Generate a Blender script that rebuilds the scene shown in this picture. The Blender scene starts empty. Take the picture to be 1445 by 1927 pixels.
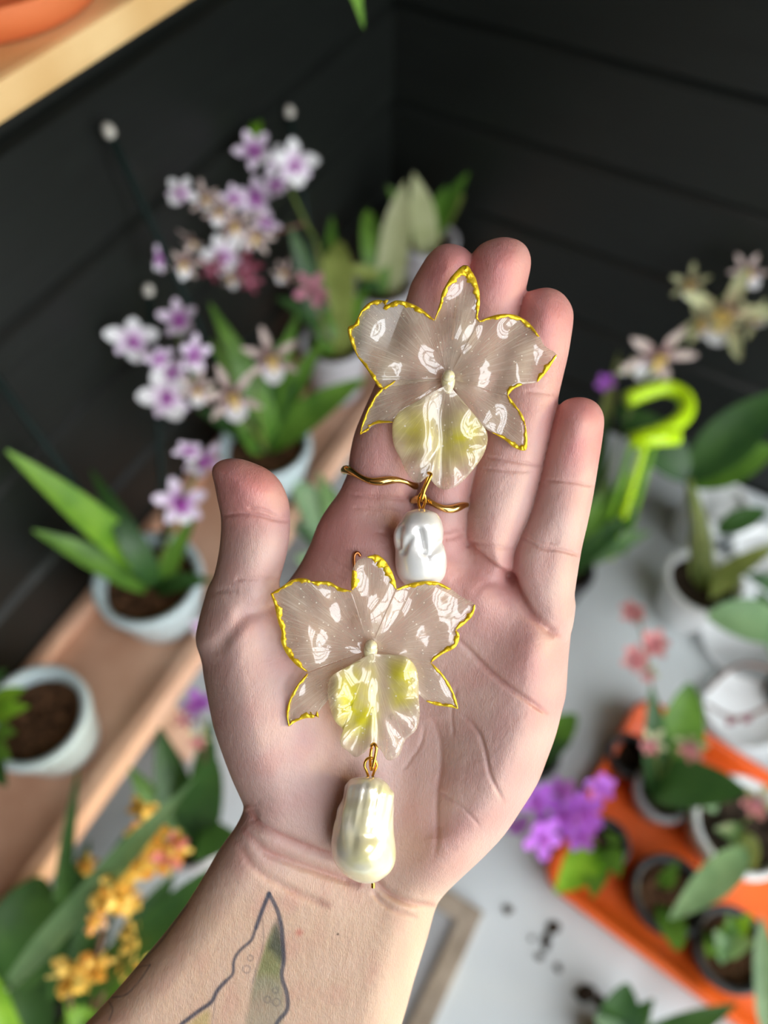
import bpy, bmesh, math, random
import numpy as np
from mathutils import Vector, Matrix, noise as mnoise

# ------------------------------------------------------------------ camera, light, exposure
W, H, F = 1445.0, 1927.0, 1390.0
PITCH = math.radians(56.0)
CAM = Vector((0.0, 0.0, 0.80))
RIGHT = Vector((1, 0, 0))
FWD = Vector((0, math.cos(PITCH), -math.sin(PITCH)))
UP = Vector((0, math.sin(PITCH), math.cos(PITCH)))

scene = bpy.context.scene
COL = scene.collection
cam_d = bpy.data.cameras.new('camera')
cam_d.sensor_width = 36.0
cam_d.lens = F / H * 36.0
cam_d.clip_start = 0.01
cam_d.dof.use_dof = True
cam_d.dof.focus_distance = 0.193
cam_d.dof.aperture_fstop = 5.8
cam_o = bpy.data.objects.new('camera', cam_d)
COL.objects.link(cam_o)
cam_o.location = CAM
cam_o.rotation_euler = (math.pi / 2 - PITCH, 0, 0)
scene.camera = cam_o

world = bpy.data.worlds.new('world')
scene.world = world
world.use_nodes = True
wn = world.node_tree
wn.nodes.clear()
w_out = wn.nodes.new('ShaderNodeOutputWorld')
w_bg = wn.nodes.new('ShaderNodeBackground')
w_tc = wn.nodes.new('ShaderNodeTexCoord')
w_sep = wn.nodes.new('ShaderNodeSeparateXYZ')
w_rmp = wn.nodes.new('ShaderNodeValToRGB')
w_rmp.color_ramp.elements[0].position = 0.47
w_rmp.color_ramp.elements[0].color = (0.22, 0.23, 0.19, 1)      # ground outside
w_rmp.color_ramp.elements[1].position = 0.53
w_rmp.color_ramp.elements[1].color = (0.93, 0.96, 1.0, 1)       # bright overcast sky
w_mr = wn.nodes.new('ShaderNodeMapRange')
w_mr.inputs[1].default_value = -1
w_mr.inputs[2].default_value = 1
wn.links.new(w_tc.outputs['Generated'], w_sep.inputs[0])
wn.links.new(w_sep.outputs['Z'], w_mr.inputs[0])
wn.links.new(w_mr.outputs[0], w_rmp.inputs[0])
wn.links.new(w_rmp.outputs[0], w_bg.inputs[0])
w_bg.inputs[1].default_value = 4.9
wn.links.new(w_bg.outputs[0], w_out.inputs[0])

sun_d = bpy.data.lights.new('sun', 'SUN')
sun_d.energy = 2.0
sun_d.angle = math.radians(12)
sun_d.color = (1.0, 0.78, 0.30)
sun_o = bpy.data.objects.new('sun', sun_d)
COL.objects.link(sun_o)
# light travels from the open right side, low, towards the left wall
sun_o.rotation_euler = Vector((-0.95, 0.08, -0.09)).to_track_quat('-Z', 'Y').to_euler()

vs = scene.view_settings
vs.view_transform = 'Standard'
vs.look = 'None'
vs.exposure = 0.48
vs.gamma = 1.0
vs.use_curve_mapping = False
cy = scene.cycles
cy.max_bounces, cy.diffuse_bounces, cy.glossy_bounces, cy.transmission_bounces, cy.transparent_max_bounces = 7, 4, 4, 6, 14
cy.caustics_reflective = cy.caustics_refractive = False
cy.sample_clamp_indirect = 8.0

# room frame: O is the corner of the black walls, E1 runs along the left wall, E2 along the right one
AZ1, AZ2 = math.radians(28.0), math.radians(31.0)
O = Vector((0.01, 1.0, 0))
E1 = Vector((-math.sin(AZ1), -math.cos(AZ1), 0))
E2 = Vector((math.cos(AZ2), -math.sin(AZ2), 0))
N1 = Vector((math.cos(AZ1), -math.sin(AZ1), 0))     # out of the left wall
N2 = Vector((-math.sin(AZ2), -math.cos(AZ2), 0))    # out of the right wall
Z = Vector((0, 0, 1))
def R3(a, b, z):
    return O + E1 * a + E2 * b + Z * z
def Lw(px, py, b):
    """the point seen at this pixel on the plane b metres out from the left wall"""
    d = ray(px, py)
    return CAM + d * ((b - (CAM - O).dot(N1)) / d.dot(N1))

# ------------------------------------------------------------------ helpers
rng = random.Random(7)
def srgb(r, g, b):
    def c(v):
        v /= 255.0
        return v / 12.92 if v <= 0.04045 else ((v + 0.055) / 1.055) ** 2.4
    return (c(r), c(g), c(b), 1.0)

def ray(px, py):
    return (RIGHT * (px - W / 2) - UP * (py - H / 2) + FWD * F)
def P(px, py, h):
    """the point at height h above the table seen at this pixel"""
    d = ray(px, py)
    return CAM + d * ((h - CAM.z) / d.z)
def Pd(px, py, depth):
    return CAM + ray(px, py) * (depth / F)
def m_per_px(p):
    return (p - CAM).dot(FWD) / F

def PW(px, py, h, gap=0.022):
    """as P, but never behind a wall: what would be behind it leans against it"""
    p = P(px, py, h)
    if (p - O).dot(N1) < gap:
        p = Lw(px, py, gap)
    if (p - O).dot(N2) < gap:
        d = ray(px, py)
        p = CAM + d * ((gap - (CAM - O).dot(N2)) / d.dot(N2))
    return p

def new_mat(name):
    m = bpy.data.materials.new(name)
    m.use_nodes = True
    return m, m.node_tree, m.node_tree.nodes['Principled BSDF']

def mat(name, col, rough=0.6, col2=None, scale=20.0, bump=0.0, bscale=None, metallic=0.0, stretch=None,
        sss=0.0, spec=0.5, coat=0.0, detail=4.0, contrast=(0.35, 0.65), trans=0.0):
    m, nt, b = new_mat(name)
    b.inputs['Base Color'].default_value = col
    b.inputs['Roughness'].default_value = rough
    b.inputs['Metallic'].default_value = metallic
    b.inputs['Specular IOR Level'].default_value = spec
    b.inputs['Coat Weight'].default_value = coat
    b.inputs['Coat Roughness'].default_value = 0.06
    if trans:
        b.inputs['Transmission Weight'].default_value = trans
    if sss:
        b.inputs['Subsurface Weight'].default_value = sss
        b.inputs['Subsurface Radius'].default_value = (0.004, 0.003, 0.002)
        b.inputs['Subsurface Scale'].default_value = 1.0
    if col2 is not None or bump:
        tc = nt.nodes.new('ShaderNodeTexCoord')
        mp = nt.nodes.new('ShaderNodeMapping')
        nt.links.new(tc.outputs['Object'], mp.inputs[0])
        if stretch:
            mp.inputs['Scale'].default_value = stretch
        nz = nt.nodes.new('ShaderNodeTexNoise')
        nz.inputs['Scale'].default_value = scale
        nz.inputs['Detail'].default_value = detail
        nt.links.new(mp.outputs[0], nz.inputs['Vector'])
        if col2 is not None:
            rp = nt.nodes.new('ShaderNodeValToRGB')
            rp.color_ramp.elements[0].position, rp.color_ramp.elements[1].position = contrast
            rp.color_ramp.elements[0].color = col
            rp.color_ramp.elements[1].color = col2
            nt.links.new(nz.outputs['Fac'], rp.inputs[0])
            nt.links.new(rp.outputs[0], b.inputs['Base Color'])
        if bump:
            bp = nt.nodes.new('ShaderNodeBump')
            bp.inputs['Strength'].default_value = 1.0
            bp.inputs['Distance'].default_value = bump
            src = nz
            if bscale:
                src = nt.nodes.new('ShaderNodeTexNoise')
                src.inputs['Scale'].default_value = bscale
                src.inputs['Detail'].default_value = detail
                nt.links.new(mp.outputs[0], src.inputs['Vector'])
            nt.links.new(src.outputs['Fac'], bp.inputs['Height'])
            nt.links.new(bp.outputs[0], b.inputs['Normal'])
    return m

def obj(name, verts, faces, m, parent=None, smooth=True, local=False):
    off = Vector((0, 0, 0))
    if parent is not None and not local:
        off = parent.location
    me = bpy.data.meshes.new(name)
    me.from_pydata([tuple(Vector(v) - off) for v in verts], [], faces)
    me.validate()
    if smooth:
        me.polygons.foreach_set('use_smooth', [True] * len(me.polygons))
    me.materials.append(m)
    o = bpy.data.objects.new(name, me)
    COL.objects.link(o)
    if parent is not None:
        o.parent = parent
    return o

def inst(name, me, parent, M):
    o = bpy.data.objects.new(name, me)
    COL.objects.link(o)
    o.parent = parent
    o.matrix_basis = M
    return o

def thing(name, label, cat, loc, group=None):
    o = bpy.data.objects.new(name, None)
    COL.objects.link(o)
    o.empty_display_size = 0.02
    o.location = loc
    return tag(o, label, cat, group)
def tag(o, label, cat, group=None):
    o['label'] = label
    o['category'] = cat
    if group:
        o['group'] = group
    return o
def struct(o):
    o['kind'] = 'structure'
    return o

class MB:
    def __init__(s):
        s.v, s.f = [], []
    def add(s, v, f):
        n = len(s.v)
        s.v += [Vector(p) for p in v]
        s.f += [tuple(i + n for i in q) for q in f]
    def box(s, o, ax, ay, az, bev=0.0):
        """box from corner o along three edge vectors, edges chamfered by bev"""
        if bev <= 0:
            c = [o, o + ax, o + ax + ay, o + ay]
            s.add(c + [p + az for p in c], [(0, 3, 2, 1), (4, 5, 6, 7), (0, 1, 5, 4), (1, 2, 6, 5), (2, 3, 7, 6), (3, 0, 4, 7)])
            return
        bm = bmesh.new()
        vs_ = [bm.verts.new(o + ax * i + ay * j + az * k) for i in (0, 1) for j in (0, 1) for k in (0, 1)]
        bmesh.ops.convex_hull(bm, input=vs_)
        bmesh.ops.dissolve_limit(bm, angle_limit=0.05, verts=bm.verts, edges=bm.edges)
        bmesh.ops.bevel(bm, geom=list(bm.edges), offset=bev, segments=2, affect='EDGES', profile=0.6)
        bm.verts.index_update()
        s.add([v.co.copy() for v in bm.verts], [tuple(v.index for v in f.verts) for f in bm.faces])
        bm.free()
    def tube(s, pts, rad, n=8, cap=True):
        pts = [Vector(p) for p in pts]
        rads = rad if isinstance(rad, (list, tuple)) else [rad] * len(pts)
        rings = []
        ref = Vector((0.31, 0.17, 0.93))
        prev = None
        for i, p in enumerate(pts):
            t = (pts[min(i + 1, len(pts) - 1)] - pts[max(i - 1, 0)]).normalized()
            a = prev - t * prev.dot(t) if prev is not None else ref - t * ref.dot(t)
            if a.length < 1e-6:
                a = t.orthogonal()
            a.normalize()
            prev = a
            b = t.cross(a)
            rings.append([p + (a * math.cos(2 * math.pi * k / n) + b * math.sin(2 * math.pi * k / n)) * rads[i] for k in range(n)])
        v, f = [], []
        for r in rings:
            v += r
        for i in range(len(rings) - 1):
            for k in range(n):
                f.append((i * n + k, i * n + (k + 1) % n, (i + 1) * n + (k + 1) % n, (i + 1) * n + k))
        if cap:
            f.append(tuple(range(n - 1, -1, -1)))
            f.append(tuple((len(rings) - 1) * n + k for k in range(n)))
        s.add(v, f)
    def lathe(s, prof, c, n=40, axis=Z):
        """prof: list of (radius, height); c: base centre"""
        axis = Vector(axis).normalized()
        a = axis.orthogonal().normalized()
        b = axis.cross(a)
        v, f = [], []
        for r, h in prof:
            v += [c + axis * h + (a * math.cos(2 * math.pi * k / n) + b * math.sin(2 * math.pi * k / n)) * r for k in range(n)]
        for i in range(len(prof) - 1):
            for k in range(n):
                f.append((i * n + k, i * n + (k + 1) % n, (i + 1) * n + (k + 1) % n, (i + 1) * n + k))
        s.add(v, f)
    def build(s, name, m, parent=None, smooth=True):
        return obj(name, s.v, s.f, m, parent, smooth)

def crom(pts, n, closed=False):
    """Catmull-Rom resample, n steps for each span"""
    p = np.array(pts, float)
    N = len(p)
    out = []
    rngN = N if closed else N - 1
    for i in range(rngN):
        if closed:
            a, b, c, d = p[(i - 1) % N], p[i], p[(i + 1) % N], p[(i + 2) % N]
        else:
            a, b, c, d = p[max(i - 1, 0)], p[i], p[i + 1], p[min(i + 2, N - 1)]
        for k in range(n):
            t = k / n
            out.append(0.5 * ((2 * b) + (-a + c) * t + (2 * a - 5 * b + 4 * c - d) * t * t + (-a + 3 * b - 3 * c + d) * t ** 3))
    if not closed:
        out.append(p[-1])
    return np.array(out)

# ------------------------------------------------------------------ materials of the place
M = {}
def black_wood(name, seed):
    m, nt, b = new_mat(name)
    tc = nt.nodes.new('ShaderNodeTexCoord')
    mp = nt.nodes.new('ShaderNodeMapping')
    mp.inputs['Scale'].default_value = (3.0, 3.0, 42.0)
    mp.inputs['Location'].default_value = (seed, seed * 0.7, 0)
    nz = nt.nodes.new('ShaderNodeTexNoise')
    nz.inputs['Scale'].default_value = 4.0
    nz.inputs['Detail'].default_value = 6.0
    nt.links.new(tc.outputs['Object'], mp.inputs[0])
    nt.links.new(mp.outputs[0], nz.inputs['Vector'])
    rp = nt.nodes.new('ShaderNodeValToRGB')
    rp.color_ramp.elements[0].color = srgb(10, 12, 11)
    rp.color_ramp.elements[1].color = srgb(25, 29, 26)
    nt.links.new(nz.outputs['Fac'], rp.inputs[0])
    nt.links.new(rp.outputs[0], b.inputs['Base Color'])
    b.inputs['Roughness'].default_value = 0.42
    b.inputs['Specular IOR Level'].default_value = 0.4
    bp = nt.nodes.new('ShaderNodeBump')
    bp.inputs['Distance'].default_value = 0.0006
    nt.links.new(nz.outputs['Fac'], bp.inputs['Height'])
    nt.links.new(bp.outputs[0], b.inputs['Normal'])
    return m
M['black'] = black_wood('black_stained_wood', 0.0)
M['pine'] = mat('pale_pine', srgb(214, 172, 112), 0.5, srgb(236, 202, 146), 9.0, 0.0004, stretch=(1.2, 1.2, 1.2), detail=3)
M['brownwood'] = mat('brown_pine', srgb(198, 152, 124), 0.5, srgb(222, 180, 152), 14.0, 0.0004, detail=5)
M['table'] = mat('table_paint', srgb(200, 208, 210), 0.45, srgb(212, 219, 221), 7.0, 0.0, detail=6)
M['plaster'] = mat('white_plaster', srgb(200, 198, 192), 0.8, srgb(212, 210, 205), 4.0)
M['floorboard'] = mat('floor_grey', srgb(120, 116, 110), 0.6, srgb(136, 132, 126), 5.0)
M['paleblue'] = mat('pale_blue_glaze', srgb(186, 204, 208), 0.28, srgb(196, 212, 216), 6.0, coat=0.4)
M['whitepot'] = mat('white_plastic', srgb(222, 226, 226), 0.35, srgb(230, 233, 233), 6.0)
M['greypot'] = mat('grey_plastic', srgb(168, 166, 170), 0.4, srgb(186, 184, 188), 9.0)
M['clearpot'] = mat('clear_plastic', srgb(205, 205, 208), 0.25, trans=0.6, spec=0.4)
M['blackpot'] = mat('black_plastic', srgb(34, 34, 36), 0.4, srgb(44, 44, 46), 9.0)
M['orange'] = mat('orange_plastic', srgb(226, 92, 26), 0.4, srgb(234, 104, 36), 6.0)
M['terracotta'] = mat('terracotta', srgb(206, 104, 54), 0.7, srgb(218, 118, 66), 12.0)
M['soil'] = mat('bark_soil', srgb(40, 27, 18), 0.95, srgb(112, 80, 56), 150.0, 0.003, bscale=120.0, spec=0.15)
M['darksoil'] = mat('dark_soil', srgb(24, 20, 17), 0.95, srgb(76, 64, 52), 150.0, 0.003, bscale=120.0, spec=0.15)
M['stake'] = mat('dark_green_stake', srgb(14, 30, 27), 0.6, spec=0.2)
M['stakecap'] = mat('pale_cap', srgb(190, 186, 176), 0.5)
M['lime'] = mat('lime_plastic', srgb(190, 232, 20), 0.3, spec=0.5)
def leafmat(name, c1, c2, rough=0.4):
    m = mat(name, srgb(*c1), rough, srgb(*c2), 28.0, detail=3, spec=0.4)
    b = m.node_tree.nodes['Principled BSDF']
    b.inputs['Subsurface Weight'].default_value = 0.0
    nt = m.node_tree
    tr = nt.nodes.new('ShaderNodeBsdfTranslucent')
    tr.inputs[0].default_value = srgb(*[min(255, int(v * 1.25)) for v in c2])
    mx = nt.nodes.new('ShaderNodeMixShader')
    mx.inputs[0].default_value = 0.25
    out = nt.nodes['Material Output']
    nt.links.new(b.outputs[0], mx.inputs[1])
    nt.links.new(tr.outputs[0], mx.inputs[2])
    nt.links.new(mx.outputs[0], out.inputs[0])
    return m
M['leaf'] = leafmat('leaf_green', (66, 106, 36), (100, 142, 52))
M['leafdark'] = leafmat('leaf_dark_green', (40, 74, 38), (62, 98, 46))
M['leafbright'] = leafmat('leaf_bright_green', (94, 144, 32), (130, 176, 50))
M['leafolive'] = leafmat('leaf_olive', (116, 128, 62), (146, 158, 84))
M['leafgrey'] = leafmat('leaf_grey_green', (92, 128, 84), (124, 156, 108))
M['leafpale'] = leafmat('leaf_pale', (150, 156, 110), (172, 176, 134))
M['stem'] = mat('stem_green', srgb(84, 104, 42), 0.5, srgb(112, 122, 58), 30.0)
M['stembrown'] = mat('stem_brown', srgb(86, 58, 46), 0.6, srgb(108, 78, 62), 30.0)
def pet(name, c1, c2, c3=None):
    m = leafmat(name, c1, c2, 0.5)
    if c3 is not None:                                  # a throat colour that fades out along the petal
        nt = m.node_tree
        b = nt.nodes['Principled BSDF']
        src = b.inputs['Base Color'].links[0].from_socket
        tc = nt.nodes.new('ShaderNodeTexCoord')
        sx = nt.nodes.new('ShaderNodeSeparateXYZ')
        nt.links.new(tc.outputs['Object'], sx.inputs[0])
        mr = nt.nodes.new('ShaderNodeMapRange')
        mr.inputs[1].default_value = 0.15
        mr.inputs[2].default_value = 0.62
        mr.inputs[3].default_value = 1.0
        mr.inputs[4].default_value = 0.0
        nt.links.new(sx.outputs['Y'], mr.inputs[0])
        mx = nt.nodes.new('ShaderNodeMix')
        mx.data_type = 'RGBA'
        mx.inputs['B'].default_value = srgb(*c3)
        nt.links.new(src, mx.inputs['A'])
        nt.links.new(mr.outputs[0], mx.inputs['Factor'])
        nt.links.new(mx.outputs['Result'], b.inputs['Base Color'])
        for n_ in nt.nodes:
            if n_.type == 'BSDF_TRANSLUCENT':
                nt.links.new(mx.outputs['Result'], n_.inputs[0])
    return m
M['p_white'] = pet('petal_white', (236, 238, 240), (246, 246, 248), (232, 206, 236))
M['p_lilac'] = pet('petal_lilac', (220, 196, 228), (246, 240, 248), (168, 88, 176))
M['p_purple'] = pet('petal_purple', (134, 32, 132), (170, 70, 170))
M['p_violet'] = pet('petal_violet', (156, 70, 200), (190, 116, 214))
M['p_cream'] = pet('petal_cream', (176, 148, 144), (232, 220, 210), (134, 92, 92))
M['p_maroon'] = pet('petal_maroon', (112, 44, 66), (164, 86, 104))
M['p_magenta'] = pet('petal_magenta', (168, 58, 96), (226, 168, 186))
M['p_pink'] = pet('petal_pink', (196, 104, 116), (224, 158, 150))
M['p_lime'] = pet('petal_pale_green', (190, 196, 140), (222, 224, 182), (156, 128, 100))
M['p_yellow'] = pet('petal_yellow', (236, 186, 70), (250, 222, 130))
M['p_orange'] = pet('petal_orange', (214, 132, 44), (240, 180, 84))
M['p_yelcen'] = pet('petal_yellow_centre', (220, 186, 90), (232, 204, 130))

# ------------------------------------------------------------------ the setting
PL = 0.116          # board height of the black cladding
FLOOR, CEIL = -0.9, 1.55
L1, L2 = 2.6, 1.75   # room lengths along E1 and E2
GAP = 0.0022
def clad_wall(name, along, inward, length):
    """black horizontal boards, each its own piece, on a thin backing"""
    back = MB()
    back.box(R3(0, 0, FLOOR) - inward * 0.035 - along * 0.05, along * (length + 0.05), inward * 0.015, Z * (CEIL - FLOOR))
    wall = struct(back.build(name, M['black'], smooth=False))
    k0 = 0.0
    z = 0.80 - 0.390 * 1.0 - PL * 9
    while z < CEIL:
        a = max(z + GAP, FLOOR)
        b = min(z + PL - GAP, CEIL)
        if b - a > 0.02:
            mb = MB()
            tilt = rng.uniform(-0.0016, 0.0012)
            h_ = b - a
            sec = [(0.0, 0.0), (0.020, 0.0), (0.020, h_ - 0.008), (0.011, h_), (0.0, h_)]     # chamfered top edge
            o_ = R3(0, 0, a) - inward * (0.02 + tilt) - along * 0.03
            n_ = len(sec)
            mb.add([o_ + inward * u_ + Z * w_ for u_, w_ in sec] + [o_ + along * (length + 0.02) + inward * u_ + Z * w_ for u_, w_ in sec],
                   [(q, (q + 1) % n_, n_ + (q + 1) % n_, n_ + q) for q in range(n_)] + [tuple(range(n_)), tuple(range(2 * n_ - 1, n_ - 1, -1))])
            p = mb.build('plank', M['black'], wall, smooth=False)
        z += PL
    return wall
clad_wall('wall_left', E1, N1, L1)
clad_wall('wall_right', E2, N2, L2)

mb = MB()
mb.box(R3(-0.05, -0.05, FLOOR - 0.05), E1 * (L1 + 0.1), E2 * (L2 + 0.1), Z * 0.05)
struct(mb.build('floor', M['floorboard'], smooth=False))

# white-painted work table on the right of the corner
TZ = -0.12          # table height; z = 0 is an arbitrary level just above it
BZ = 0.08           # top of the wooden bench along the left wall
def LB(a, b, z):
    """a metres along the left wall from the corner, b metres out from it"""
    return O + E1 * a + N1 * b + Z * z
tb = thing('work_table', 'white painted table carrying the orange tray and the right-hand pots', 'table', R3(0.8, 0.8, FLOOR))
mb = MB()
mb.box(R3(0.006, 0.02, TZ - 0.03), E1 * 1.75, E2 * 1.55, Z * 0.03, 0.003)
mb.build('table_top', M['table'], tb, smooth=False)
for a in (0.06, 1.66):
    for b in (0.06, 1.46):
        mb = MB()
        mb.box(R3(a, b, FLOOR), E1 * 0.06, E2 * 0.06, Z * (TZ - 0.03 - FLOOR), 0.003)
        mb.build('leg', M['table'], tb, smooth=False)

# narrow wooden bench with raised edges along the left wall
bn = thing('wooden_bench', 'narrow brown wooden bench with raised edge strips along the left black wall', 'bench', LB(0.8, 0.08, TZ))
mb = MB()
mb.box(LB(0.012, 0.004, BZ - 0.018), E1 * 1.5, N1 * 0.146, Z * 0.018, 0.002)
mb.build('bench_board', M['brownwood'], bn, smooth=False)
for b in (0.0035, 0.137):
    mb = MB()
    mb.box(LB(0.012, b, BZ), E1 * 1.5, N1 * 0.014, Z * 0.016, 0.002)
    mb.build('edge_strip', M['brownwood'], bn, smooth=False)
for a in (0.05, 0.75, 1.45):
    mb = MB()
    mb.box(LB(a, 0.012, TZ), E1 * 0.03, N1 * 0.12, Z * (BZ - 0.018 - TZ), 0.002)
    mb.build('bench_support', M['brownwood'], bn, smooth=False)

# the open sides: a white wall with wide windows beside the photographer, a roof light above
def window_wall(wname, a0, du, length, o0, o1, z0, z1, winname, nbars):
    """wall along du with an opening o0..o1, z0..z1, crossed by bars"""
    n = Vector((-du.y, du.x, 0))
    mb = MB()
    base = a0
    mb.box(base + Z * FLOOR, du * length, n * 0.06, Z * (z0 - FLOOR))
    mb.box(base + Z * z1, du * length, n * 0.06, Z * (CEIL - z1))
    mb.box(base + Z * z0, du * o0, n * 0.06, Z * (z1 - z0))
    mb.box(base + du * o1 + Z * z0, du * (length - o1), n * 0.06, Z * (z1 - z0))
    struct(mb.build(wname, M['plaster'], smooth=False))
    fr = MB()
    for i in range(nbars + 1):
        c = o0 + (o1 - o0) * i / nbars
        fr.box(base + du * (c - 0.025) + n * 0.01 + Z * z0, du * 0.05, n * 0.04, Z * (z1 - z0))
    for zz in (z0, (z0 + z1) * 0.62, z1 - 0.05):
        fr.box(base + du * o0 + n * 0.012 + Z * zz, du * (o1 - o0), n * 0.036, Z * 0.05)
    struct(fr.build(winname, M['whitepot'], smooth=False))
    ld = bpy.data.lights.new(winname + '_portal', 'AREA')
    ld.shape = 'RECTANGLE'
    ld.size = o1 - o0
    ld.size_y = z1 - z0
    ld.cycles.is_portal = True
    lo = bpy.data.objects.new(winname + '_portal', ld)
    COL.objects.link(lo)
    c = base + du * ((o0 + o1) / 2) + Z * ((z0 + z1) / 2) - n * 0.0
    lo.location = c
    inward = (R3(0.9, 0.5, 0) - c)
    inward.z = 0
    nn = n if n.dot(inward) > 0 else -n
    lo.rotation_euler = nn.to_track_quat('-Z', 'Z').to_euler()
window_wall('wall_side', R3(0, L2, 0), E1, L1, 0.02, 2.3, -0.25, 1.45, 'window_1', 4)
mb = MB()
mb.box(R3(L1, 0, FLOOR), E2 * L2, E1 * 0.06, Z * (CEIL - FLOOR))
struct(mb.build('wall_front', M['black'], smooth=False))  # unseen wall, left windowless and black so the right wall gets less light
# unseen ceiling with a roof light, added to make the light directional
S0, S1, T0, T1 = 0.7, 1.7, 0.85, 1.65
mb = MB()
mb.box(R3(-0.05, -0.05, CEIL), E1 * (S0 + 0.05), E2 * (L2 + 0.1), Z * 0.05)
mb.box(R3(S1, -0.05, CEIL), E1 * (L1 - S1 + 0.05), E2 * (L2 + 0.1), Z * 0.05)
mb.box(R3(S0, -0.05, CEIL), E1 * (S1 - S0), E2 * (T0 + 0.05), Z * 0.05)
mb.box(R3(S0, T1, CEIL), E1 * (S1 - S0), E2 * (L2 + 0.05 - T1), Z * 0.05)
struct(mb.build('ceiling', M['brownwood'], smooth=False))
mb = MB()
for i in range(4):
    mb.box(R3(S0, T0 + (T1 - T0 - 0.04) * i / 3, CEIL), E1 * (S1 - S0), E2 * 0.04, Z * 0.04)
struct(mb.build('window_2', M['whitepot'], smooth=False))
ld = bpy.data.lights.new('roof_light_portal', 'AREA')
ld.shape = 'RECTANGLE'
ld.size, ld.size_y = S1 - S0, T1 - T0
ld.cycles.is_portal = True
lo = bpy.data.objects.new('roof_light_portal', ld)
COL.objects.link(lo)
lo.location = R3((S0 + S1) / 2, (T0 + T1) / 2, CEIL + 0.05)
lo.rotation_euler = (0, 0, math.atan2(E1.y, E1.x))

# ------------------------------------------------------------------ the hand
D0 = 0.200                      # distance of the hand from the lens
MM = D0 / F * 1000.0            # millimetres for one photo pixel at that distance
def hand_pt(px, py, zmm):
    """pixel plus millimetres towards the lens -> world"""
    return Pd(px, py, D0 - zmm / 1000.0)

PALM = [(527,1112),(545,1090),(567,1058),(593,1006),(619,961),(655,935),(700,950),(775,955),(830,985),(880,1022),(920,1055),
        (965,1085),(1010,1105),(1078,1130),(1075,1165),(1073,1203),(1069,1244),(1065,1305),(1057,1339),(1046,1383),(1029,1430),(1010,1477),
        (977,1530),(949,1571),(910,1613),(866,1654),(832,1688),(818,1714),(804,1765),(780,1842),(758,1920),(725,2020),(660,2170),
        (-90,2170),(60,2027),(160,1927),(208,1876),(291,1779),(354,1697),(412,1600),(443,1556),(458,1523),(453,1504),(436,1466),
        (419,1421),(401,1366),(388,1300),(382,1265),(377,1200),(379,1174),(388,1135),(400,1100),(440,1100),(500,1130)]
THUMB = [(379,1174),(388,1135),(401,1089),(412,1037),(416,980),(409,941),(403,910),(398,886),(407,871),(427,863),(451,863),(477,871),
         (505,884),(526,904),(539,930),(545,954),(546,993),(542,1032),(534,1065),(526,1094),(522,1130),(500,1200),(430,1240),(376,1215)]
INDEX = [(619,961),(634,935),(648,905),(655,885),(658,855),(667,815),(683,775),(707,720),(735,640),(764,564),(773,535),(789,506),(805,481),
         (824,463),(843,458),(866,462),(881,471),(888,486),(884,515),(862,605),(834,730),(806,850),(782,935),(774,990),(720,1060),(640,1060),(600,1010)]
MIDDLE = [(779,945),(804,848),(832,730),(860,605),(882,510),(886,482),(904,460),(929,449),(951,446),(974,451),(990,463),(998,481),(999,500),
          (994,525),(988,551),(977,592),(955,680),(930,760),(910,844),(893,930),(884,1010),(860,1050),(800,1040),(774,990)]
RINGF = [(878,1003),(882,945),(892,892),(905,840),(928,755),(952,680),(974,600),(986,556),(1006,545),(1031,541),(1053,548),(1069,564),(1078,583),
         (1079,602),(1076,627),(1069,669),(1060,707),(1052,742),(1047,771),(1037,812),(1026,863),(1015,912),(1001,962),(981,1008),(969,1040),(962,1078),(925,1085),(890,1045)]
PINKY = [(961,1078),(966,1040),(979,1008),(999,962),(1013,912),(1025,862),(1036,812),(1044,780),(1049,767),(1060,755),(1079,748),(1101,748),(1120,756),(1131,769),
         (1137,787),(1135,818),(1127,869),(1117,930),(1106,985),(1094,1037),(1081,1120),(1074,1180),(1030,1195),(990,1160),(968,1115)]

def poly_sdf(poly, X, Y):
    p = crom(poly, 3, True) * MM
    d2 = np.full(X.shape, 1e9, np.float32)
    inside = np.zeros(X.shape, bool)
    n = len(p)
    for i in range(n):
        ax, ay = p[i]
        bx, by = p[(i + 1) % n]
        ex, ey = bx - ax, by - ay
        L = ex * ex + ey * ey
        if L < 1e-9:
            continue
        wx, wy = X - ax, Y - ay
        t = np.clip((wx * ex + wy * ey) / L, 0, 1)
        d2 = np.minimum(d2, (wx - ex * t) ** 2 + (wy - ey * t) ** 2)
        c = (ay > Y) != (by > Y)
        if ey != 0:
            inside ^= c & (X < ax + (Y - ay) * ex / ey)
    d = np.sqrt(d2)
    return np.where(inside, -d, d).astype(np.float32)

def blob(PX, PY, cx, cy, rx, ry, ang=0.0):
    c, s = math.cos(math.radians(ang)), math.sin(math.radians(ang))
    u = ((PX - cx) * c + (PY - cy) * s) / rx
    v = (-(PX - cx) * s + (PY - cy) * c) / ry
    return np.exp(-(u * u + v * v))

# relief of the palm side in mm towards the lens: (cx, cy, rx, ry, angle, height)
RELIEF = [(470,1360,120,200,-12,8.5),(440,1180,60,90,0,3.5),(950,1460,105,160,25,6.0),(1005,1235,58,72,20,4.0),(905,1120,52,60,0,2.2),(800,1065,55,60,0,1.8),
          (670,1050,75,75,0,2.8),(770,1300,110,140,0,-4.5),(740,1520,70,150,10,-3.5),(620,1240,60,120,20,-1.0),
          (850,1640,80,60,-30,3.0),(620,1640,190,45,14,-3.0),(960,1075,16,34,-10,-1.5),(880,1060,22,40,10,-1.0)]
def relief(PX, PY):
    g = np.zeros_like(PX)
    for cx, cy, rx, ry, an, hh in RELIEF:
        g += hh * blob(PX, PY, cx, cy, rx, ry, an)
    return g

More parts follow.
